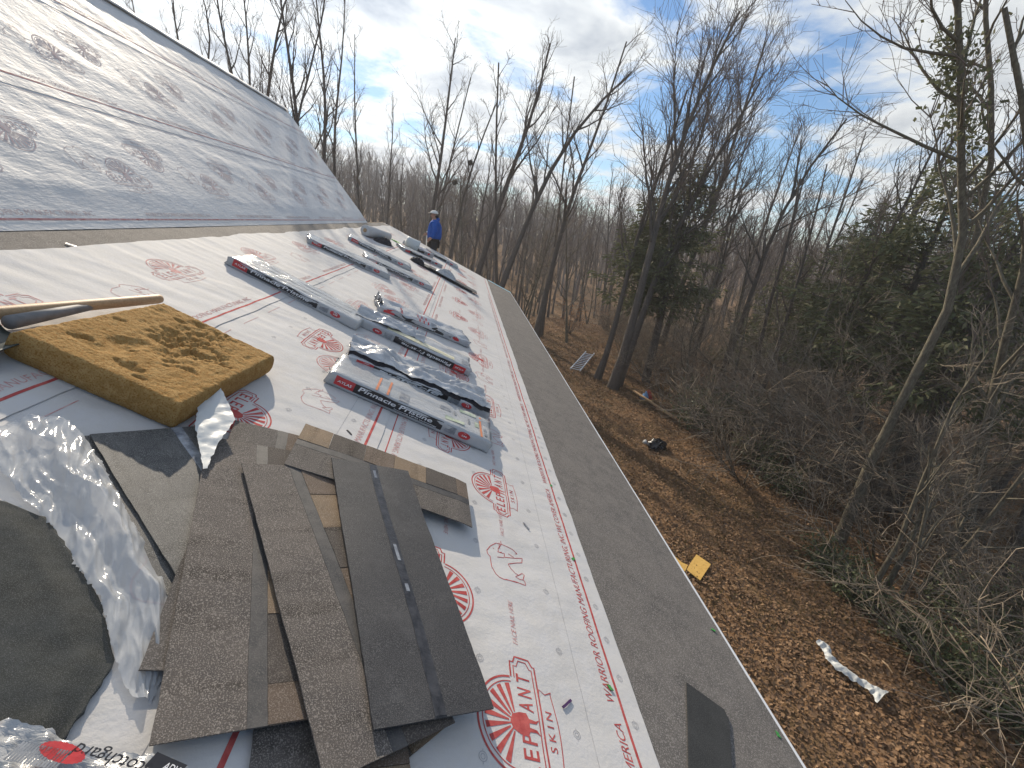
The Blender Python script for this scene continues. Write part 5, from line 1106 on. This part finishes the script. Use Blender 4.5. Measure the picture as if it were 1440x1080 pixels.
def build_green():
    P = lambda px, py, y: yp(px, py, y)
    def hgt(px, py, y): p = yp(px, py, y); return p[2]-float(gz(p[0], p[1]))
    b = gp(905, 525); conifer('dark conifer with a narrow dense top above the three close trunks', (yp(940, 400, 17.5)[0], 17.5, 0), hgt(945, 222, 17.5), 3.0, 601, dens=1.8, clear=0.36)
    conifer('broad olive conifer just left of the narrow dark one', (yp(895, 420, 18.5)[0], 18.5, 0), hgt(900, 268, 18.5), 2.8, 602, dens=1.4, clear=0.40)
    conifer('large dark spreading conifer beside the ivy wrapped tree', (yp(1285, 400, 11.0)[0], 11.0, 0), hgt(1290, 200, 11.0), 4.2, 603, dens=1.5, clear=0.36)
    conifer('dark conifer with drooping boughs at the right of the wood', (yp(1400, 400, 8.6)[0], 8.6, 0), hgt(1410, 270, 8.6), 3.2, 604, dens=1.2, clear=0.40)
    conifer('shaggy conifer deep in the wood between bare trunks', (yp(1210, 400, 14)[0], 14, 0), hgt(1200, 280, 14), 3.6, 605, dens=1.3, clear=0.35)
    conifer('smaller conifer in shade under the drooping one', (15.8, 5.4, 0), 5.6, 2.8, 606, dens=1.6, clear=0.10)
    conifer('low conifer half hidden behind the bare stub', (14.2, 18.2, 0), 6.0, 2.6, 607, dens=1.3, clear=0.15)
    conifer('tall conifer at the outer edge of the wood', (18.5, 9.0, 0), 9.0, 3.8, 608, dens=1.4, clear=0.3)
    for i, (px, py, H, R, lb) in enumerate(((985, 600, 1.5, 1.5, 'broad evergreen bush next to the long board'), (1035, 605, 1.3, 1.2, 'evergreen bush behind the broad one near the board'), (1060, 655, 0.9, 0.9, 'low grey green bush beyond the black bag'),
                                            (1165, 805, 0.8, 0.7, 'small evergreen bush at the foot of the ivy tree'), (1205, 850, 0.7, 0.6, 'low leafy bush among the pale saplings'), (1270, 905, 0.8, 0.7, 'loose leafy bush next to the white plastic strip'),
                                            (1345, 960, 0.9, 0.9, 'sprawling dark green bush on the shaded bank'), (1400, 900, 1.1, 1.0, 'dark bush deeper in the shaded bank'), (1425, 1020, 0.8, 0.9, 'low dark bush nearest the house on the bank'),
                                            (1330, 860, 0.9, 0.8, 'dull green bush behind the pale saplings'), (1100, 690, 0.8, 0.8, 'sparse green bush before the leafless shrubs'))):
        g = gp(px, py); bush(lb, g, H, R, 700+i, 1500 if i > 1 else 2600, size=0.07 if i > 2 else 0.10)
    for i, (px, py, H, R, lb) in enumerate(((800, 470, 2.2, 1.6, 'russet beech sapling keeping dry leaves past the eave'), (850, 460, 2.0, 1.5, 'russet beech sapling left of the three trunks'), (930, 520, 1.3, 1.3, 'low russet dry leaved shrub right of the three trunks'), (1000, 530, 1.4, 1.4, 'russet dry leaved shrub behind the broad evergreen bush'))):
        g = gp(px, py); bush(lb, g, H, R, 740+i, 420, 'beech', 0.10, 'dry leaved shrubs', 'dry_leaved_shrub')
build_green()
# ---- distant wood
def build_distant():
    rng = np.random.RandomState(21); T = []
    for i in range(7):
        rr = random.Random(800+i); mb = MB(); H = rr.uniform(9, 12); path = [Vector((0, 0, -0.3))]; p = path[0]
        for j in range(4): p = p+Vector((rr.uniform(-0.4, 0.4), rr.uniform(-0.4, 0.4), H/4)); path.append(p)
        mb.tube(path, [0.17, 0.14, 0.11, 0.07, 0.02], 4, caps=False)
        for k in range(22):
            t = rr.uniform(0.3, 0.98)*4; a = min(int(t), 3); b = path[a].lerp(path[a+1], t-a); q = limb(mb, rr, b, spray_dir(rr, Vector((0, 0, 1)), rr.uniform(0.3, 0.9)), rr.uniform(1.2, 3.2), 0.035, 2, 0.12, 0.2, 3, rmin=0.014)
            for m in range(3): limb(mb, rr, q[rr.randrange(1, 3)], spray_dir(rr, Vector((0, 0, 1)), rr.uniform(0.3, 0.9)), rr.uniform(0.6, 1.6), 0.018, 1, 0.1, 0.2, 3, rmin=0.010)
        v = np.array(mb.v); T.append((v, np.array(mb.f)))
    VV = []; FF = []; b = 0; n = 0
    while n < 2000:
        a = rng.uniform(-62, 72); r = 44+rng.random()**0.8*125; x = 2+r*math.sin(math.radians(a)); y = 4+r*math.cos(math.radians(a))
        v, f = T[rng.randint(7)]; c, s = math.cos(n*1.7), math.sin(n*1.7); k = rng.uniform(0.75, 1.15)
        VV.append(np.stack([(v[:, 0]*c-v[:, 1]*s)*k+x, (v[:, 0]*s+v[:, 1]*c)*k+y, v[:, 2]*k+float(gz(x, y))], 1)); FF.append(f+b); b += len(v); n += 1
    o = nmesh('distant_wood', np.concatenate(VV), np.concatenate(FF), M['fartwig']); tag(o, 'grey brown mass of distant bare woodland on the hillside', 'woodland', kind='stuff')
build_distant()
# ---- ground cover
def build_cover():
    rng = np.random.RandomState(31); n = 210000
    y = rng.uniform(-1, 1, n); y = -1+33*rng.random(n)**1.5; x = 1.9+rng.random(n)**1.15*(9+0.25*y)
    m = np.abs(fbm(x*0.7, y*0.5, 3, 35))+rng.random(n)*0.75; keep = m > 0.32; x, y = x[keep], y[keep]; n = len(x)
    C = np.stack([x, y, gz(x, y)+0.035+rng.random(n)*0.03], 1); a = rng.uniform(0, 6.28, n); s = rng.uniform(0.016, 0.042, n)[:, None]
    u = np.stack([np.cos(a), np.sin(a), rng.normal(size=n)*0.35], 1)*s; w = np.stack([-np.sin(a), np.cos(a), rng.normal(size=n)*0.45], 1)*s*0.62
    lift = np.array([0, 0, 1])*s*0.25
    V = np.stack([C-u, C+w+lift, C+u, C-w+lift], 1).reshape(-1, 3); i = np.arange(n)*4; F = np.concatenate([np.stack([i, i+3, i+2], 1), np.stack([i, i+2, i+1], 1)])
    o = nmesh('fallen_leaves', V, F, M['leaf']); tag(o, 'brown fallen leaves covering the ground beside the house', 'leaves', kind='stuff')
    n = 42000; y = -1+26*rng.random(n)**1.3; x = 1.9+rng.random(n)**1.4*7.5; k = fbm(x*0.6+9, y*0.4, 3, 37)+0.25*rng.random(n) > 0.05; x, y = x[k], y[k]; n = len(x); C = np.stack([x, y, gz(x, y)], 1)
    h = rng.uniform(0.05, 0.14, n)[:, None]; ln = rng.normal(size=(n, 3))*0.5; ln[:, 2] = 1; a = rng.uniform(0, 6.28, n); w = np.stack([np.cos(a), np.sin(a), 0*a], 1)*0.006
    V = np.stack([C-w, C+w, C+ln*h], 1).reshape(-1, 3); o = nmesh('thin_grass', V, np.arange(n*3).reshape(n, 3), M['grass']); tag(o, 'thin dull grass between the fallen leaves', 'grass', kind='stuff')
build_cover()
# ---- things lying on the ground
def build_ground_things():
    def ge(name, p, rz, label, cat, z=0.05): return empty(name, Matrix.Translation((p[0], p[1], float(gz(p[0], p[1]))+z)) @ Matrix.Rotation(rz, 4, 'Z'), label, cat)
    a = gp(808, 525); b = gp(829, 500); d = b-a; L = float(np.linalg.norm(d[:2]))
    e = ge('ladder', a, math.atan2(d[1], d[0]), 'short aluminium ladder lying on the leaves near the three trunks', 'ladder', 0.10)
    for s in (-1, 1):
        mb = MB(); mb.box((0, s*0.21-0.018, 0), (L, s*0.21+0.018, 0.075)); mb.build('rail', M['alu'], e)
    for i in range(int(L/0.3)):
        mb = MB(); mb.tube([(0.15+i*0.3, -0.21, 0.04), (0.15+i*0.3, 0.21, 0.04)], 0.018, 8); mb.build('rung', M['alu'], e)
    def poly(name, pts, th, m, e):
        c = np.array(e.matrix_world.translation); rz = e.matrix_world.to_euler().z; mb = MB(); n = len(pts)
        for z in (0, th): mb.v += [tuple(Matrix.Rotation(-rz, 3, 'Z') @ Vector((p[0]-c[0], p[1]-c[1], z))) for p in pts]
        mb.f = [tuple(range(n))[::-1], tuple(range(n, 2*n))]+[(i, (i+1) % n, (i+1) % n+n, i+n) for i in range(n)]; return mb.build(name, m, e)
    c = gp(980, 803); e = ge('plywood_offcut', c, 0, 'yellow plywood offcut lying on leaves below the eave', 'plywood', 0.06)
    poly('board', [gp(*p) for p in ((964, 806), (969, 797), (978, 784), (998, 798), (983, 821))], 0.018, M['ply'], e)
    mb = MB(); poly('strip', [gp(*p) for p in ((940, 780), (957, 795), (966, 799), (962, 808), (938, 796))], 0.014, M['ply'], e)
    c = gp(923, 630); e = ge('black_bag', c, 0.4, 'black plastic bag lying on the leaf covered ground', 'bag', 0.0)
    n = 40; th, ph = np.meshgrid(np.linspace(0, 2*math.pi, n), np.linspace(0, math.pi/2, 16), indexing='ij'); r = 1+0.22*fbm(np.cos(th)*2, np.sin(th)*2+ph*2, 3, 45)
    nmesh('bag_body', np.stack([0.32*r*np.cos(th)*np.cos(ph), 0.22*r*np.sin(th)*np.cos(ph), 0.26*r*np.sin(ph)+0.02], -1).reshape(-1, 3), grid(n, 16), M['bag'], e, smooth=True)
    mb = MB(); mb.tube([(-0.26, 0.05, 0.12), (-0.36, 0.08, 0.15), (-0.44, 0.10, 0.22)], [0.05, 0.025, 0.07], 9); mb.build('bag_neck', M['wrapw'], e, smooth=True)
    a = gp(890, 555); b = gp(945, 592); d = b-a; L = float(np.linalg.norm(d[:2])); e = ge('timber_board', a, math.atan2(d[1], d[0]), 'long pale timber board lying beside the evergreen bush', 'board', 0.16)
    mb = MB(); mb.box((0, -0.05, 0), (L, 0.05, 0.05)); mb.build('plank', M['wood'], e, bevel=0.005)
    mb = MB(); mb.box((L*0.35, -0.3, -0.12), (L*0.35+0.09, 0.32, -0.005)); mb.build('bearer', M['osb'], e)
    c = gp(908, 561)
    e = ge('cloth_heap', c, 0, 'red and light blue cloth heap beside the long board', 'cloth', 0.0)
    for dx, s, m, nm in ((0.10, 0.18, 'redcloth', 'red_cloth'), (-0.09, 0.15, 'bluecloth', 'blue_cloth')):
        X, Y = np.meshgrid(np.linspace(-1, 1, 20), np.linspace(-1, 1, 20), indexing='ij'); nmesh(nm, np.stack([dx+X*s, Y*s+dx, 0.05+0.28*np.clip(1-np.hypot(X, Y), 0, 1)**0.6*(0.8+0.4*ridge(X*2+dx, Y*2, 2, 51))], -1).reshape(-1, 3), grid(20, 20), M[m], e, smooth=True)
    L1 = [(1143, 911), (1152, 922), (1157, 934), (1170, 948), (1190, 962), (1210, 974), (1222, 984), (1228, 998)]; L2 = [(1152, 910), (1163, 918), (1167, 932), (1180, 944), (1198, 958), (1216, 968), (1230, 976), (1246, 980)]
    A = np.array([gp(*p) for p in L1]); Bq = np.array([gp(*p) for p in L2]); t = np.linspace(0, 7, 60); ip = lambda Q: np.stack([np.interp(t, range(8), Q[:, i]) for i in range(2)], 1); A, Bq = ip(A), ip(Bq); T = np.linspace(0, 1, 12)
    P = A[:, None]*(1-T[None, :, None])+Bq[:, None]*T[None, :, None]; Z = 0.10+0.05*ridge(P[..., 0]*9, P[..., 1]*9, 3, 53)*0.5+0.04*np.sin(T*math.pi)[None]
    c = P.reshape(-1, 2).mean(0); o = nmesh('plastic_strip', np.concatenate([P-c, Z[..., None]], -1).reshape(-1, 3), grid(60, 12), M['whiteplastic'], smooth=True); o.location = (c[0], c[1], float(gz(*c))); tag(o, 'twisted white plastic strip lying on the leaves at the wood edge', 'plastic strip')
    for i, (pa, pb, lb) in enumerate((((1208, 924), (1222, 936), 'short broken stick beside the white plastic strip, the upper one'), ((1238, 935), (1252, 952), 'short broken stick beside the white plastic strip, the lower one'))):
        a = gp(*pa); b = gp(*pb); mb = MB(); d = Vector(b-a); mb.tube([Vector((0, 0, 0)), d*0.5+Vector((0, 0, 0.02)), d], [0.014, 0.013, 0.009], 6); o = mb.build('stick', M['wood']); o.location = (a[0], a[1], float(gz(a[0], a[1]))+0.08); tag(o, lb, 'stick')
build_ground_things()

# ---- haze: pale air that makes the far wood fade
def build_haze():
    mb = MB(); mb.box((-260, -60, -4.5), (290, 330, 34)); o = mb.build('haze', None); o['kind'] = 'stuff'; tag(o, 'thin pale winter haze over the whole valley', 'haze', kind='stuff')
    m = bpy.data.materials.new('pale_air'); m.use_nodes = True; N = m.node_tree.nodes; N.clear(); v = N.new('ShaderNodeVolumePrincipled'); out = N.new('ShaderNodeOutputMaterial')
    v.inputs['Color'].default_value = (0.86, 0.88, 0.92, 1); v.inputs['Density'].default_value = HAZE; v.inputs['Anisotropy'].default_value = 0.2
    m.node_tree.links.new(v.outputs[0], out.inputs['Volume']); o.data.materials.append(m)
HAZE = 0.0015
build_haze()
